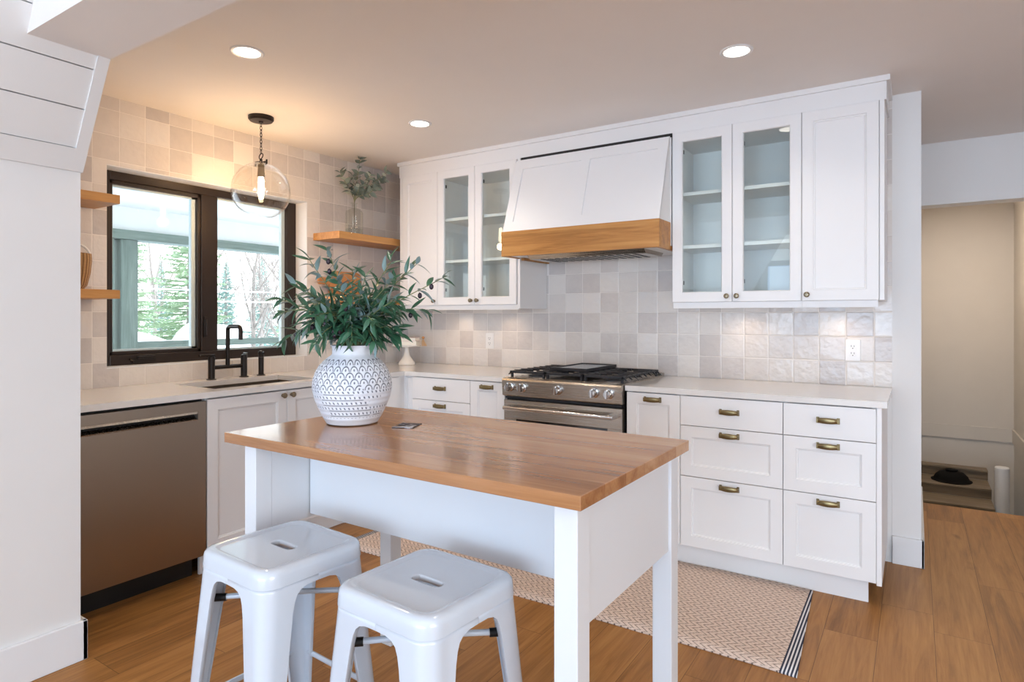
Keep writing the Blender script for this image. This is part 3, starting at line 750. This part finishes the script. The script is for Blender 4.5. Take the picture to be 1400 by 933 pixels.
def leaf_geo(mb, p, d, nrm, L, wd, curl=.2, n=6, tipw=1.0, mi=0):
    d = d.normalized(); sd = d.cross(nrm)
    if sd.length < 1e-3: sd = d.orthogonal()
    sd.normalize(); up = sd.cross(d)
    rows = []
    for i in range(n + 1):
        t_ = i / n; w = wd * (math.sin(PI * min(1, t_ ** .8 * .97 + .03))) * (1 if t_ < 1 else .05)
        c = p + d * (L * t_) + up * (-curl * L * t_ * t_)
        rows.append([c - sd * w + up * (w * .35), c, c + sd * w + up * (w * .35)])
    R = [[mb.bm.verts.new(q) for q in r] for r in rows]
    for a, b in zip(R[:-1], R[1:]):
        for i in range(2): mb.bm.faces.new((a[i], a[i + 1], b[i + 1], b[i])).material_index = mi
def curve(p0, p1, p2, p3, n):
    out = []
    for i in range(n + 1):
        t_ = i / n; q = 1 - t_
        out.append(p0 * q ** 3 + p1 * 3 * q * q * t_ + p2 * 3 * q * t_ * t_ + p3 * t_ ** 3)
    return out
RV = Vector((.839, .544, 0)); FV = Vector((-.544, .839, 0)); ZV = Vector((0, 0, 1))
def raw_build(mb, name, mat, parent):      # leaf sheets keep their own facing, so no normal recalculation
    bm = mb.bm; bm.transform(WM[parent.name].inverted())
    for f in bm.faces: f.smooth = True
    me = bpy.data.meshes.new(name); bm.to_mesh(me); bm.free(); me.materials.append(mat)
    o = bpy.data.objects.new(name, me); COL.objects.link(o); o.parent = parent; WM[o.name] = WM[parent.name]; return o
t = thing('eucalyptus_sprig', 'grey-green eucalyptus sprig standing in the glass bottle', 'plant', (bx, by, bz + .06))
rg = random.Random(3)
px = 4.4 / 850
for (du, dv, dep) in ((4, -64, .0), (-22, -44, -.02), (18, -40, -.03), (36, -36, .02), (-8, -42, .05), (26, -22, -.05), (4, -24, -.03), (40, -46, .0), (-18, -30, .03)):
    p0 = Vector((bx, by, bz + .055)); m1 = Vector((bx + .003, by, bz + .24))
    tip = Vector((bx, by, bz + .24)) + RV * (du * px) + ZV * (-dv * px - .02) + FV * (dep + .0) + Vector((.03, 0, 0))
    if tip.x < .02: tip.x = .02
    pts = [p0] + curve(m1, m1 + ZV * .07, tip - ZV * .06 - RV * du * px * .2, tip, 8)
    st = MB().tube(pts, [.0022] * (len(pts) - 1) + [.001], 6).build('stem', M_euc_stem, t, smooth=True)
    mb = MB()
    for k in range(3, 9):
        q = pts[k + 1] if k + 1 < len(pts) else pts[-1]; tg = (pts[min(k + 1, len(pts) - 1)] - pts[k - 1]).normalized()
        for s_ in (0, PI) if k < 8 else (0, 2.1, 4.2):
            a = k * 1.3 + s_; o1 = tg.orthogonal().normalized(); o2 = tg.cross(o1)
            d = (o1 * math.cos(a) + o2 * math.sin(a) + tg * .7).normalized()
            if q.x + d.x * .05 < 0: d.x = abs(d.x)
            leaf_geo(mb, q, d, (tg + RV * rg.uniform(-.8, .8) - FV * .8), rg.uniform(.045, .068), rg.uniform(.014, .020), .15)
    raw_build(mb, 'leaves', M_euc_leaf, st)

# left shelf decor
t = thing('woven_basket', 'small woven rattan basket with pale handle on the lower left shelf', 'basket', (.10, -2.452, 1.4185))
MB().lathe([(.05, 0), (.066, .02), (.080, .08), (.086, .14), (.084, .175), (.080, .175), (.080, .10), (.06, .02), (.001, .01)], (0, 0, 0), seg=36, cap1=False).build('bowl', M_rattan, t, smooth=True, local=True)
mb = MB().tube([Vector((0, .082 * math.cos(PI * k / 16), .172 + .055 * math.sin(PI * k / 16))) for k in range(17)], .006, 8)
mb.build('handle', M_white, t, smooth=True, local=True)
t = thing('dried_pod_ornament', 'small pale shell-like ornament on the upper left shelf', 'ornament', (.12, -2.475, 1.8852))
mb = MB()
for k in range(7):
    a = -1.2 + k * .4; L = .13 - .012 * abs(k - 3)
    leaf_geo(mb, Vector((.0, .03, .006)), Vector((.15 * math.sin(a), -.35 + .25 * math.cos(a * 2), 1.0 - .12 * k)).normalized(), Vector((1, .2, 0)), L, .016, .25)
mb.tube([(-.0, .09, .006), (0, .05, .010), (0, 0, .02), (0, -.05, .05)], [.004, .012, .02, .008], 10)
mb.build('ornament', M_page, t, smooth=True, local=True, solid=.002)

# cake stand in the corner
cx_, cy_ = .235, -.235
t = thing('cake_stand', 'white pedestal cake stand in the counter corner', 'cake stand', (cx_, cy_, .9152))
MB().lathe([(.060, 0), (.064, .004), (.063, .018), (.045, .040), (.026, .070), (.019, .100), (.017, .128), (.022, .140), (.030, .1415)], (0, 0, 0), seg=32).build('pedestal', M_white, t, smooth=True, local=True)
MB().lathe([(.028, .1405), (.105, .1415), (.112, .146), (.112, .150), (.106, .148), (.001, .148)], (0, 0, 0), seg=40).build('plate', M_white, t, smooth=True, local=True)
def book(label, z, w, d, h, cov, rz, off=(0, 0)):
    t = thing('book', label, 'book', (cx_ + off[0], cy_ + off[1], z), rz, 'books on the cake stand')
    MB().box(-w / 2, w / 2, -d / 2, d / 2, 0, .003).box(-w / 2, w / 2, -d / 2, d / 2, h - .003, h).box(-w / 2, -w / 2 + .003, -d / 2, d / 2, .003, h - .003).build('cover', cov, t, local=True, bevel=.0008)
    MB().box(-w / 2 + .003, w / 2 - .004, -d / 2 + .004, d / 2 - .004, .003, h - .003).build('pages', M_page, t, local=True)
book('white book, the lower of two on the cake stand', 1.0655, .19, .15, .034, M_book1, .5)
book('blush book, the upper of two on the cake stand', 1.1000, .175, .14, .026, M_book2, .47)
t = thing('tassel', 'small straw tassel hanging over the right edge of the cake stand', 'tassel', (cx_ + .108, cy_ + .068, 1.10))
mb = MB()
rg = random.Random(5)
for k in range(26):
    a = rg.uniform(0, 2 * PI); r = rg.uniform(.004, .022)
    mb.tube([(0, 0, .018), (r * .5 * math.cos(a), r * .5 * math.sin(a), -.005), (r * math.cos(a) + .014, r * math.sin(a), -.040)], .0014, 5)
mb.build('fringe', plain('straw', C(214, 180, 140), .8, var=.1), t, local=True)
MB().ball((0, 0, .024), .011, 12).build('bead', M_board, t, local=True, smooth=True)

# ------------------------------------------------------------------ island table
TX, TY, TZ, TR = 2.3046, -2.2946, .915, math.radians(-.7194)
t = thing('kitchen_island', 'white kitchen island table with thick oak top in the middle of the room', 'table', (TX, TY, 0), TR)
hx, hy = .6415, .3527
MB().box(-hx, hx, -hy, hy, .883, TZ).build('table_top', M_top, t, local=True, bevel=.002)
def leg(x0, y0): MB().box(x0, x0 + .058, y0, y0 + .058, 0, .8825).build('leg', M_tab, t, local=True, bevel=.002)
leg(-.577, -.322); leg(.560, -.322); leg(-.557, .250); leg(.560, .264)
MB().box(-.515, .566, -.118, -.098, .615, .8825).build('front_apron', M_tab, t, local=True, bevel=.001)
MB().box(.590, .610, -.264, .264, .602, .8825).build('end_panel', M_tab, t, local=True, bevel=.001)
MB().box(-.545, -.520, -.264, .250, .602, .8825).build('end_panel', M_tab, t, local=True, bevel=.001)
MB().box(-.499, .560, .285, .303, .615, .8825).build('back_apron', M_tab, t, local=True, bevel=.001)
m_card = Mat('printed_foil', C(120, 116, 120), .55, .2); x, y, z = m_card.pos()
cn = m_card.noise(m_card.vec(x, y, z), 55, 2); m_card.set('Base Color', m_card.ramp(cn, [(.48, C(40, 38, 42)), (.56, C(96, 92, 98)), (.66, C(190, 190, 198))]))
a = TR
cxw, cyw = TX - .232 * math.cos(a) - .058 * math.sin(a), TY - .232 * math.sin(a) + .058 * math.cos(a)
tt = thing('metal_card', 'small dark silver rectangular card lying on the island top near the vase', 'card', (cxw, cyw, .9151), math.radians(20))
MB().box(-.036, .036, -.045, .045, 0, .003).build('card', m_card.m, tt, local=True, bevel=.0008)
MB().box(-.036, .036, -.045, -.025, .0031, .0036).build('edge_strip', M_chrome, tt, local=True)

# ------------------------------------------------------------------ vase and olive branches
VX, VY = 1.864, -2.285
prof = [(.001, 0), (.082, 0), (.088, .004), (.097, .018), (.1075, .038), (.119, .064), (.130, .092), (.1355, .118), (.1365, .136), (.134, .155), (.127, .178), (.115, .200), (.098, .219), (.082, .231), (.072, .238), (.069, .243), (.068, .256), (.070, .267), (.074, .2705), (.074, .2725), (.066, .271), (.062, .262), (.062, .245), (.09, .2), (.12, .14), (.09, .03), (.001, .02)]
v = tag(MB().lathe(prof, (0, 0, 0), seg=96, cap1=False).build('stoneware_vase', M_vase, smooth=True, ang=1.2), 'white and blue stamped stoneware vase standing on the island', 'vase')
v.location = (VX, VY, .9152)
t = thing('olive_branches', 'bushy green olive branches with dark olives arranged in the stamped vase', 'plant', (VX, VY, 1.16))
rg = random.Random(11)
px = 2.184 / 850
BR = [(-92, -62, -.02, 0), (-96, -8, .03, -1), (-62, -118, .03, 0), (-30, -128, -.02, 0), (-8, -104, .08, 0), (22, -92, -.05, 0), (48, -118, .06, 0), (86, -112, .02, 0), (124, -92, -.02, 0), (98, -48, .05, -1), (66, -62, -.10, 0), (-78, -46, -.10, -1), (-46, -72, -.12, 0), (10, -66, -.14, 0), (38, -34, -.12, -1), (-30, -40, -.15, -1), (-58, -62, .12, 0), (30, -70, .14, 0), (-14, -88, -.06, 0), (-66, -22, -.03, -1), (12, -14, -.13, -1), (-34, -8, -.12, -1), (56, -88, -.04, 0), (-84, -82, .05, 0)]
for k in range(26):
    a_ = rg.uniform(0, 2 * PI); rr_ = rg.uniform(.35, 1.0)
    BR.append((62 * math.cos(a_) * rr_, rg.uniform(-62, -6), math.sin(a_) * rr_ * .17, -1 if rg.random() < .4 else 0))
for bi, (du, dv, dep, droop) in enumerate(BR):
    base = Vector((VX, VY, 1.165)) + RV * (du * .0003) + FV * dep * .15
    tip = Vector((VX, VY, 1.185)) + RV * (du * px) + ZV * (-dv * px) + FV * dep
    if droop: c1 = base + ZV * .10 + RV * du * px * .15; c2 = tip * .5 + base * .5 + ZV * (.10)
    else: c1 = base + ZV * (.06 - dv * px * .35); c2 = base * .35 + tip * .65 + ZV * .035
    pts = curve(base - ZV * .10, base * 1.0, c1, base * .5 + c1 * .5, 2)[:1] + curve(base, c1, c2, tip, 12)
    br = MB().tube(pts, [.0026 - .0014 * i / 13 for i in range(len(pts))], 6).build('branch', M_olive_stem, t, smooth=True)
    mb = MB(); 
    start = 3
    for k in range(start, len(pts)):
        q = pts[k]; tg = (pts[min(k + 1, len(pts) - 1)] - pts[k - 1]).normalized()
        o1 = tg.cross(ZV); o1 = o1.normalized() if o1.length > .1 else tg.orthogonal().normalized(); o2 = tg.cross(o1)
        last = k == len(pts) - 1
        for s_ in ((0, PI) if not last else (0, 2.1, 4.2)):
            if not last and rg.random() < .06: continue
            ang = (k % 2) * PI / 2 + s_ + rg.uniform(-.5, .5)
            d = (o1 * math.cos(ang) + o2 * math.sin(ang) * .8 + tg * rg.uniform(.55, 1.1) + ZV * rg.uniform(-.35, .15)).normalized()
            nv = (ZV * 1.0 + RV * rg.uniform(-.6, .6) - FV * rg.uniform(-.1, .9)).normalized()
            leaf_geo(mb, q, d, nv, rg.uniform(.046, .076), rg.uniform(.0072, .0105), rg.uniform(-.05, .6), 6)
    raw_build(mb, 'leaves', M_olive_leaf, br)
    if bi < 25 and (bi % 2 == 1 or bi in (8, 0)):
        for j in range(2 if bi != 1 else 4):
            k = rg.randint(6, 12); q = pts[k] + RV * rg.uniform(-.014, .014) - ZV * rg.uniform(.012, .03) - FV * .01
            mb = MB().ball(q, .0078, 12, 1.35); mb.tube([pts[k], q + ZV * .009], .0007, 5)
            mb.build('olive', M_olive_fruit, br, smooth=True)

# ------------------------------------------------------------------ stools
def rsq(h, r, z, n=64):
    """rounded square ring, n points by angle-ish parameter"""
    out = []; per = []
    s_ = h - r; L = 2 * s_; A = r * PI / 2; T = 4 * (L + A)
    for i in range(n):
        t_ = (i / n * T + L / 2) % T if False else (i / n) * T
        # start at (h,0) going ccw
        t_ = (t_ + 0) % T
        segs = [(L / 2, 'l', 0), (A, 'a', 0), (L, 'l', 1), (A, 'a', 1), (L, 'l', 2), (A, 'a', 2), (L, 'l', 3), (A, 'a', 3), (L / 2, 'l', 4)]
        for ln, ty, q in segs:
            if t_ <= ln + 1e-9:
                if ty == 'l':
                    if q == 0: p = (h, t_)
                    elif q == 1: p = (s_ - t_, h)
                    elif q == 2: p = (-h, s_ - t_)
                    elif q == 3: p = (-s_ + t_, -h)
                    else: p = (h, -s_ + t_)
                else:
                    a = q * PI / 2 + t_ / r; c = [(s_, s_), (-s_, s_), (-s_, -s_), (s_, -s_)][q]; p = (c[0] + r * math.cos(a), c[1] + r * math.sin(a))
                break
            t_ -= ln
        out.append((p[0], p[1], z))
    return out
def stadium(hl, r, z, n=64):
    return [((hl if math.cos(2 * PI * i / n) > 0 else -hl) * min(1, abs(math.cos(2 * PI * i / n)) * 3) + r * math.cos(2 * PI * i / n), r * math.sin(2 * PI * i / n), z) for i in range(n)]
SH = .663; HF = .160
def make_stool(label):
    t = thing('metal_stool', label, 'stool', (0, 0, 0), 0, 'white metal counter stools')
    st = lambda hl, r, z: [(p[1], p[0], p[2]) for p in stadium(hl, r, z)]
    rings = [stadium(.032, .0145, SH - .020), stadium(.032, .0145, SH - .0075), stadium(.0325, .0168, SH - .006), stadium(.034, .021, SH - .006), rsq(HF - .040, .028, SH - .006), rsq(HF - .0365, .030, SH - .006), rsq(HF - .033, .031, SH - .0058), rsq(HF - .027, .034, SH - .0008), rsq(HF - .018, .038, SH), rsq(HF - .008, .043, SH - .003), rsq(HF - .002, .046, SH - .010), rsq(HF, .048, SH - .020), rsq(HF + .002, .049, SH - .0435), rsq(HF + .002, .049, SH - .0445), rsq(HF - .002, .047, SH - .0455)]
    MB().loft(rings, cap0=False, cap1=False).build('seat', M_stool, t, local=True, smooth=True, solid=.002, ang=1.0)
    for qx, qy in ((1, 1), (-1, 1), (-1, -1), (1, -1)):
        rings = []
        prof_ = [(.0445, HF), (.055, HF), (.0600, HF), (.0612, HF), (.0618, .128), (.067, .109), (.077, .097), (.094, .090), (.12, .085)]
        prof_ += [(.12 + (SH - .12) * k / 6, .085 + (.036 - .085) * k / 6) for k in range(1, 7)]
        for dz_, w in prof_:
            z = SH - dz_; f = (dz_ - .0445) / (SH - .0445)
            off = HF - .0005 + (.198 - HF) * f
            r = .047 + (.014 - .047) * f; lip = .012 if w < .127 else .001
            w = min(w, off - .0004)
            if w < r + .006: r = w - .006
            P = [(off - w, off - lip), (off - w, off)]
            for k in range(7): a = PI / 2 - k / 6 * PI / 2; P.append((off - r + r * math.cos(a), off - r + r * math.sin(a)))
            P += [(off, off - w), (off - lip, off - w)]
            rings.append([(qx * a, qy * b, z) for a, b in P])
        MB().loft(rings, closed=False).build('leg', M_stool, t, local=True, smooth=True, solid=.0022, ang=1.0)
    zb = .522; e = .138
    for s_ in (1, -1):
        MB().tube([(-e, -e * s_, zb), (0, 0, zb + .004), (e, e * s_, zb)], .0075, 10).build('cross_brace', M_stool, t, local=True, smooth=True)
        for q in (1, -1):
            d = Vector((q, q * s_, 0)).normalized(); p = Vector((q * e, q * e * s_, zb))
            MB().tube([p + d * .004, p - d * .046], .0105, 12).build('rubber_cap', M_dark, t, local=True, smooth=True)
    zs = .235; o = .158 + .04 * (1 - zs / SH) + .012
    for (p, q) in (((-o, -o), (o, -o)), ((o, -o), (o, o)), ((o, o), (-o, o)), ((-o, o), (-o, -o))):
        d = Vector((q[0] - p[0], q[1] - p[1], 0)).normalized(); n = Vector((-d.y, d.x, 0)) * .012
        P = [Vector((p[0], p[1], zs)) + n + d * .02, Vector((q[0], q[1], zs)) + n - d * .02]
        rings = []
        for f, hh, tt_ in ((0, .014, .003), (.07, .013, .003), (.11, .0085, .0065), (.89, .0085, .0065), (.93, .013, .003), (1, .014, .003)):
            c = P[0].lerp(P[1], f); nn = n.normalized()
            rings.append([c + ZV * (hh * math.sin(2 * PI * k / 10)) + nn * (tt_ * math.cos(2 * PI * k / 10)) for k in range(10)])
        MB().loft(rings).build('stretcher', M_stool, t, local=True, smooth=True)
    return t
s1 = make_stool('white metal counter stool at the left, nearer the dishwasher')
s2 = copy_tree(s1)
s2['label'] = 'white metal counter stool at the right, nearest the camera side of the island'
s1.location = (2.058, -2.715, 0); s1.rotation_euler.z = math.radians(-4)
s2.location = (2.545, -2.677, 0); s2.rotation_euler.z = math.radians(-4)

# ------------------------------------------------------------------ rug
t = thing('runner_rug', 'cream chevron runner rug with striped ends between island and range', 'rug', (1.975, -1.003, .0), math.radians(0))
mb = MB(); nx, ny = 60, 10; L, Wd = 1.170, .400
vs = {}
for i in range(nx + 1):
    for j in range(ny + 1):
        x = -L + 2 * L * i / nx; y = -Wd + 2 * Wd * j / ny
        sk = .030 * (-y / Wd) if x > .6 else 0
        vs[i, j] = mb.bm.verts.new((x + (.025 * (-y / Wd) * max(0, (x - .2) / 1.0)), y + .004 * math.sin(x * 9) * (1 if abs(j - ny / 2) > 4 else 0), .0065 + .0008 * math.sin(x * 23 + y * 9)))
for i in range(nx):
    for j in range(ny): mb.bm.faces.new((vs[i, j], vs[i + 1, j], vs[i + 1, j + 1], vs[i, j + 1]))
o = mb.build('woven_field', M_rug, t, local=True, smooth=True, solid=.006)

# ------------------------------------------------------------------ lamps
def make_downlight(label):
    t = thing('recessed_downlight', label, 'light', (0, 0, CZ), 0, 'recessed ceiling lights')
    MB().lathe([(.070, 0), (.070, -.003), (.066, -.006), (.054, -.004), (.054, 0)], (0, 0, 0), seg=36).build('trim_ring', M_trim, t, local=True, smooth=True)
    MB().lathe([(.0535, -.0005), (.0535, -.0025)], (0, 0, 0), seg=36).build('diffuser', M_lamp, t, local=True)
    return t
DL = [(1.074, -2.163, 'recessed ceiling light at the left, nearest the window wall and camera'), (1.032, -.987, 'recessed ceiling light in front of the corner shelf, smallest in view'), (2.869, -1.008, 'recessed ceiling light above the right-hand drawers')]
d0 = make_downlight(DL[0][2])
for i, (x, y, lb) in enumerate(DL):
    o = d0 if i == 0 else copy_tree(d0)
    o['label'] = lb; o.location = (x, y, CZ)
dl_data = bpy.data.lights.new('downlight_beam', 'SPOT'); dl_data.energy = 13; dl_data.color = (1, .90, .78); dl_data.spot_size = 2.4; dl_data.spot_blend = .7; dl_data.shadow_soft_size = .05
for (x, y) in ((1.074, -2.163), (1.032, -.987), (2.869, -1.008), (2.9, -2.2), (5.2, -1.0), (5.2, -2.2), (2.4, -4.6), (4.6, -4.6), (2.4, -6.6), (4.6, -6.6)):  # only the first three have fixtures; the others are unseen, added for ceiling bounce
    o = bpy.data.objects.new('downlight_beam', dl_data); COL.objects.link(o); o.location = (x, y, (CZ if y > -2.7 else 3.3) - .012)
pxx, pyy = .342, -1.581
t = thing('globe_pendant', 'clear glass globe pendant on a black chain in front of the window', 'pendant lamp', (pxx, pyy, CZ))
MB().lathe([(.001, 0), (.070, 0), (.070, -.016), (.062, -.026), (.014, -.028), (.012, -.036), (.001, -.036)], (0, 0, 0), seg=36).build('canopy', M_black, t, local=True, smooth=True)
zt = -.036; zbm = -.205
mb = MB(); k = 0; z = zt
while z > zbm:
    pts = []
    for i in range(15):
        a = 2 * PI * i / 14; u_, w_ = .0062 * math.cos(a), .0135 * math.sin(a)
        pts.append((u_, 0, z - .010 + w_) if k % 2 == 0 else (0, u_, z - .010 + w_))
    mb.tube(pts, .0017, 6); z -= .0195; k += 1
mb.build('chain', M_black, t, local=True, smooth=True)
mb = MB(); pts = [(.017 * math.cos(2 * PI * i / 20), 0.004 * math.sin(2 * PI * i / 20), -.228 + .017 * math.sin(2 * PI * i / 20)) for i in range(21)]
mb.tube(pts, .0028, 8); mb.build('ring', M_black, t, local=True, smooth=True)
zg = 2.016 - CZ; rgb = .163
mb = MB().lathe([(.034, 0), (.034, .006), (.018, .010), (.008, .014), (.008, .026), (.001, .026)], (0, 0, zg + rgb - .006), seg=24)
mb.tube([(-.055, 0, zg + rgb + .002), (.055, 0, zg + rgb + .002)], .0035, 8)
for s_ in (-1, 1): mb.tube([(s_ * .052, 0, zg + rgb + .012), (s_ * .052, 0, zg + rgb - .014)], .005, 8)
mb.build('holder', M_black, t, local=True, smooth=True)
MB().lathe([(.018, 0), (.019, -.05), (.021, -.055), (.021, -.078), (.001, -.078)], (0, 0, zg + rgb - .006), seg=20).build('socket', M_pewter, t, local=True, smooth=True)
a0 = .22
MB().lathe([(rgb * math.sin(a0 + (PI - a0) * i / 28) + 1e-4, zg + rgb * math.cos(a0 + (PI - a0) * i / 28)) for i in range(29)], seg=56, cap0=False, cap1=False).build('globe', M_globe, t, local=True, smooth=True, solid=.003)
zb0 = zg + rgb - .084
MB().lathe([(.013, 0), (.015, -.02), (.0165, -.07), (.0155, -.105), (.011, -.124), (.001, -.131)], (0, 0, zb0), seg=20).build('bulb', M_bulbglow, t, local=True, smooth=True)
pd = bpy.data.lights.new('pendant_glow', 'POINT'); pd.energy = 11; pd.color = (1, .62, .30); pd.shadow_soft_size = .03
o = bpy.data.objects.new('pendant_glow', pd); COL.objects.link(o); o.parent = t; o.location = (0, 0, zb0 - .17)

# ------------------------------------------------------------------ staircase beyond the hall
t = thing('staircase', 'grey wooden stairs climbing the stairwell below the hall floor edge', 'stairs', (3.9, 3.2, -1.2))
steps = [(-.249, 3.98, 4.098), (-.353, 3.62, 3.98), (-.456, 3.30, 3.62), (-.60, 2.98, 3.30), (-.74, 2.66, 2.98), (-.88, 2.34, 2.66)]
for (zz, ya, yb) in steps:
    MB().box(3.55, 4.13, ya - .02, yb, zz - .024, zz).build('tread', M_stair, t, bevel=.006)
    MB().box(3.55, 4.13, ya, ya + .018, zz - .102, zz - .024).build('riser', M_stair, t)
t2 = thing('stair_post', 'white rounded post standing at the right side of the grey stairs', 'post', (4.192, 3.45, -1.2))
MB().lathe([(.056, 0), (.056, 1.09), (.050, 1.098), (.001, 1.10)], (0, 0, 0), seg=28).build('shaft', M_trim, t2, local=True, smooth=True)
MB().box(-.055, .055, -.055, .055, -.02, .02).build('base', M_trim, t2, local=True)
t = thing('domed_lid', 'black domed lid with a small top knob resting on the grey stair', 'lid', (3.825, 3.795, -.3525))
MB().lathe([(.17, 0), (.172, .006), (.150, .016), (.135, .05), (.105, .080), (.055, .092), (.05, .094)], (0, 0, 0), seg=40).build('dome', M_lid, t, local=True, smooth=True)
MB().lathe([(.05, .093), (.052, .108), (.046, .114), (.001, .115)], (0, 0, 0), seg=28).build('lid_knob', M_lid, t, local=True, smooth=True)

# ================================================================== OUTSIDE
def post(x0, x1, y0, y1, z0, z1, label, g='porch posts'): return tag(MB().box(x0, x1, y0, y1, z0, z1).build('porch_post', M_green, bevel=.004), label, 'post', g)
post(-3.08, -2.92, -.825, -.668, -.05, 2.038, 'grey-green timber porch post outside the left half of the window')
post(-3.08, -2.92, -1.02, -.885, -.05, 2.038, 'grey-green timber porch post at the far left behind the window frame')
post(-3.08, -2.92, 3.2, 3.36, -.05, 2.038, 'grey-green timber porch post far to the right along the porch')
tag(MB().box(-3.10, -2.90, -8, 6, 2.040, 2.130).build('porch_beam', M_greenb, bevel=.004), 'long grey-green timber beam under the white porch ceiling outside', 'beam')
tag(MB().box(-3.05, -2.95, -.665, 3.19, .965, 1.035).build('porch_rail', M_greenb, bevel=.004), 'grey-green timber handrail between the porch posts outside', 'railing')
def mound(loc, sx_, sy_, sz_, label, name='snow_mound', seed=0, mat=M_snow):
    bm = bmesh.new(); bmesh.ops.create_icosphere(bm, subdivisions=4, radius=1)
    r = random.Random(seed)
    for v_ in bm.verts:
        n_ = .08 * math.sin(v_.co.x * 4 + seed) + .07 * math.sin(v_.co.y * 5 + seed * 2)
        v_.co.z = max(v_.co.z, -.3) * (1 + n_)
        s_ = (abs(v_.co.z) ** .42) * (1 if v_.co.z > 0 else -1)
        v_.co = Vector((v_.co.x * sx_, v_.co.y * sy_, s_ * sz_))
    m = MB(); m.bm.free(); m.bm = bm
    o = m.build(name, mat, smooth=True); o.location = loc
    return tag(o, label, 'snow')
mound((-11.5, 3.3, -2.2), 1.4, 2.0, 3.0, 'low snow-covered mound beyond the porch rail, left pane', seed=1)
mound((-15.0, 7.4, -2.2), .9, 1.5, 3.25, 'taller snow heap beyond the porch, behind the window mullion', seed=2)
mound((-16.6, 13.4, -2.2), .8, 4.2, 2.6, 'wide snowbank at the foot of the bare trees', seed=4)
for zz in (2.05, 1.75):
    tag(MB().tube([(-13, -6, zz), (-13, 4, zz - .05), (-13, 16, zz)], .018, 6).build('power_line', M_snow), ('upper' if zz > 2 else 'lower') + ' pale cable strung across the view beyond the porch', 'cable')
def conifer(x, y, h, mat, label, seed):
    r = random.Random(seed); t = thing('conifer', label, 'tree', (x, y, -2.2), 0, 'conifers beyond the porch')
    MB().lathe([(.16, 0), (.02, h)], (0, 0, 0), seg=8).build('trunk', M_bark, t, local=True)
    mb = MB(); n = int(h * 26)
    for i in range(n):
        f = (i / n) ** .9; z = .5 + (h - .5) * f; L = (1 - f) ** .8 * h * .20 * r.uniform(.6, 1.2) + .06; a = i * 2.4 + r.uniform(-.4, .4)
        d = Vector((math.cos(a), math.sin(a), -.18 + .5 * f))
        mb.tube([(0, 0, z), tuple(Vector((0, 0, z)) + d * L)], [.018, .004], 4)
        s_ = Vector((-math.sin(a), math.cos(a), 0))
        for k in range(9):
            p = Vector((0, 0, z)) + d * L * (.15 + .1 * k)
            for q in (-1, 1):
                e = p + (s_ * q * r.uniform(.4, .8) + d * .7).normalized() * L * (.40 - .035 * k) + Vector((0, 0, r.uniform(-.16, .04)))
                w = Vector((0, 0, .018 + .012 * L)); mb.quad((p - w, e - w * .3, e + w * .3, p + w))
    bm = mb.bm; me = bpy.data.meshes.new('needles'); bm.to_mesh(me); bm.free(); me.materials.append(mat)
    o = bpy.data.objects.new('needles', me); COL.objects.link(o); o.parent = t
def bare(x, y, h, label, seed):
    r = random.Random(seed); t = thing('bare_tree', label, 'tree', (x, y, -2.2), 0, 'leafless trees beyond the porch')
    mb = MB()
    def grow(p, d, L, rad, dep):
        pts = [p]; q = p; dd = d
        for i in range(4):
            dd = (dd + Vector((r.uniform(-.16, .16), r.uniform(-.16, .16), r.uniform(-.03, .09)))).normalized(); q = q + dd * L / 4; pts.append(q)
        mb.tube(pts, [rad * (1 - .13 * i) for i in range(5)], 5)
        if dep:
            for i in range(3 if dep > 1 else 4):
                j = r.randint(1, 4); a = r.uniform(0, 2 * PI)
                grow(pts[j], (dd + Vector((math.cos(a), math.sin(a), .3)) * .65).normalized(), L * r.uniform(.45, .7), rad * .5, dep - 1)
    tr = MB().tube([(0, 0, 0), (.05, .05, h * .25), (.0, .1, h * .45)], [h * .014, h * .011, h * .009], 7)
    tr.build('trunk', M_bark, t, local=True, smooth=True)
    grow(Vector((0, .1, h * .43)), Vector((0, 0, 1)), h * .42, h * .009, 3)
    for i in range(6):
        a = r.uniform(0, 2 * PI); grow(Vector((.03, .06, h * r.uniform(.2, .44))), Vector((math.cos(a) * .5, math.sin(a) * .5, 1)).normalized(), h * .3, h * .005, 2)
    mb.build('twigs', M_bark, t, local=True)
con = [(-18, 6.2, 8.2, 0, 'pale green conifer nearest the porch post'), (-19, 9.0, 9.0, 0, 'tall pale green conifer in the left pane near the mullion'), (-27, 9.6, 8.6, 0, 'green conifer deep behind the two pale ones in the left pane'), (-23.2, 13.1, 6.0, 1, 'blue-green conifer in the right pane left of the bare trees'), (-34, 12.6, 11.0, 0, 'distant conifer behind the pale ones in the left pane'), (-36, 24.0, 8.0, 1, 'distant blue conifer at the right edge of the window'), (-24, 6.6, 7.0, 1, 'bluish conifer half hidden by the porch post'), (-42, 20, 7.5, 1, 'far conifer between the panes'), (-40, 29, 7, 0, 'far conifer hidden by the window frame at the right')]
for i, (x, y, h, k, lb) in enumerate(con): conifer(x, y, h, (M_needle, M_needle2)[k], lb, 20 + i)
br = [(-18.2, 11.0, 8, 'leafless tree with pale trunk in the middle of the right pane'), (-19.5, 13.6, 8.5, 'leafless tree right of the pale trunk in the right pane'), (-23, 16.6, 9, 'leafless tree at the right edge of the window'), (-16, 4.2, 7.0, 'leafless tree in front of the conifers in the left pane'), (-28, 15.4, 9.5, 'thin leafless tree behind the blue-green conifer'), (-31, 20.4, 9.5, 'leafless tree beside the right window frame'), (-36, 16.4, 10, 'far leafless tree high behind the others in the right pane')]
for i, (x, y, h, lb) in enumerate(br): bare(x, y, h, lb, 60 + i)
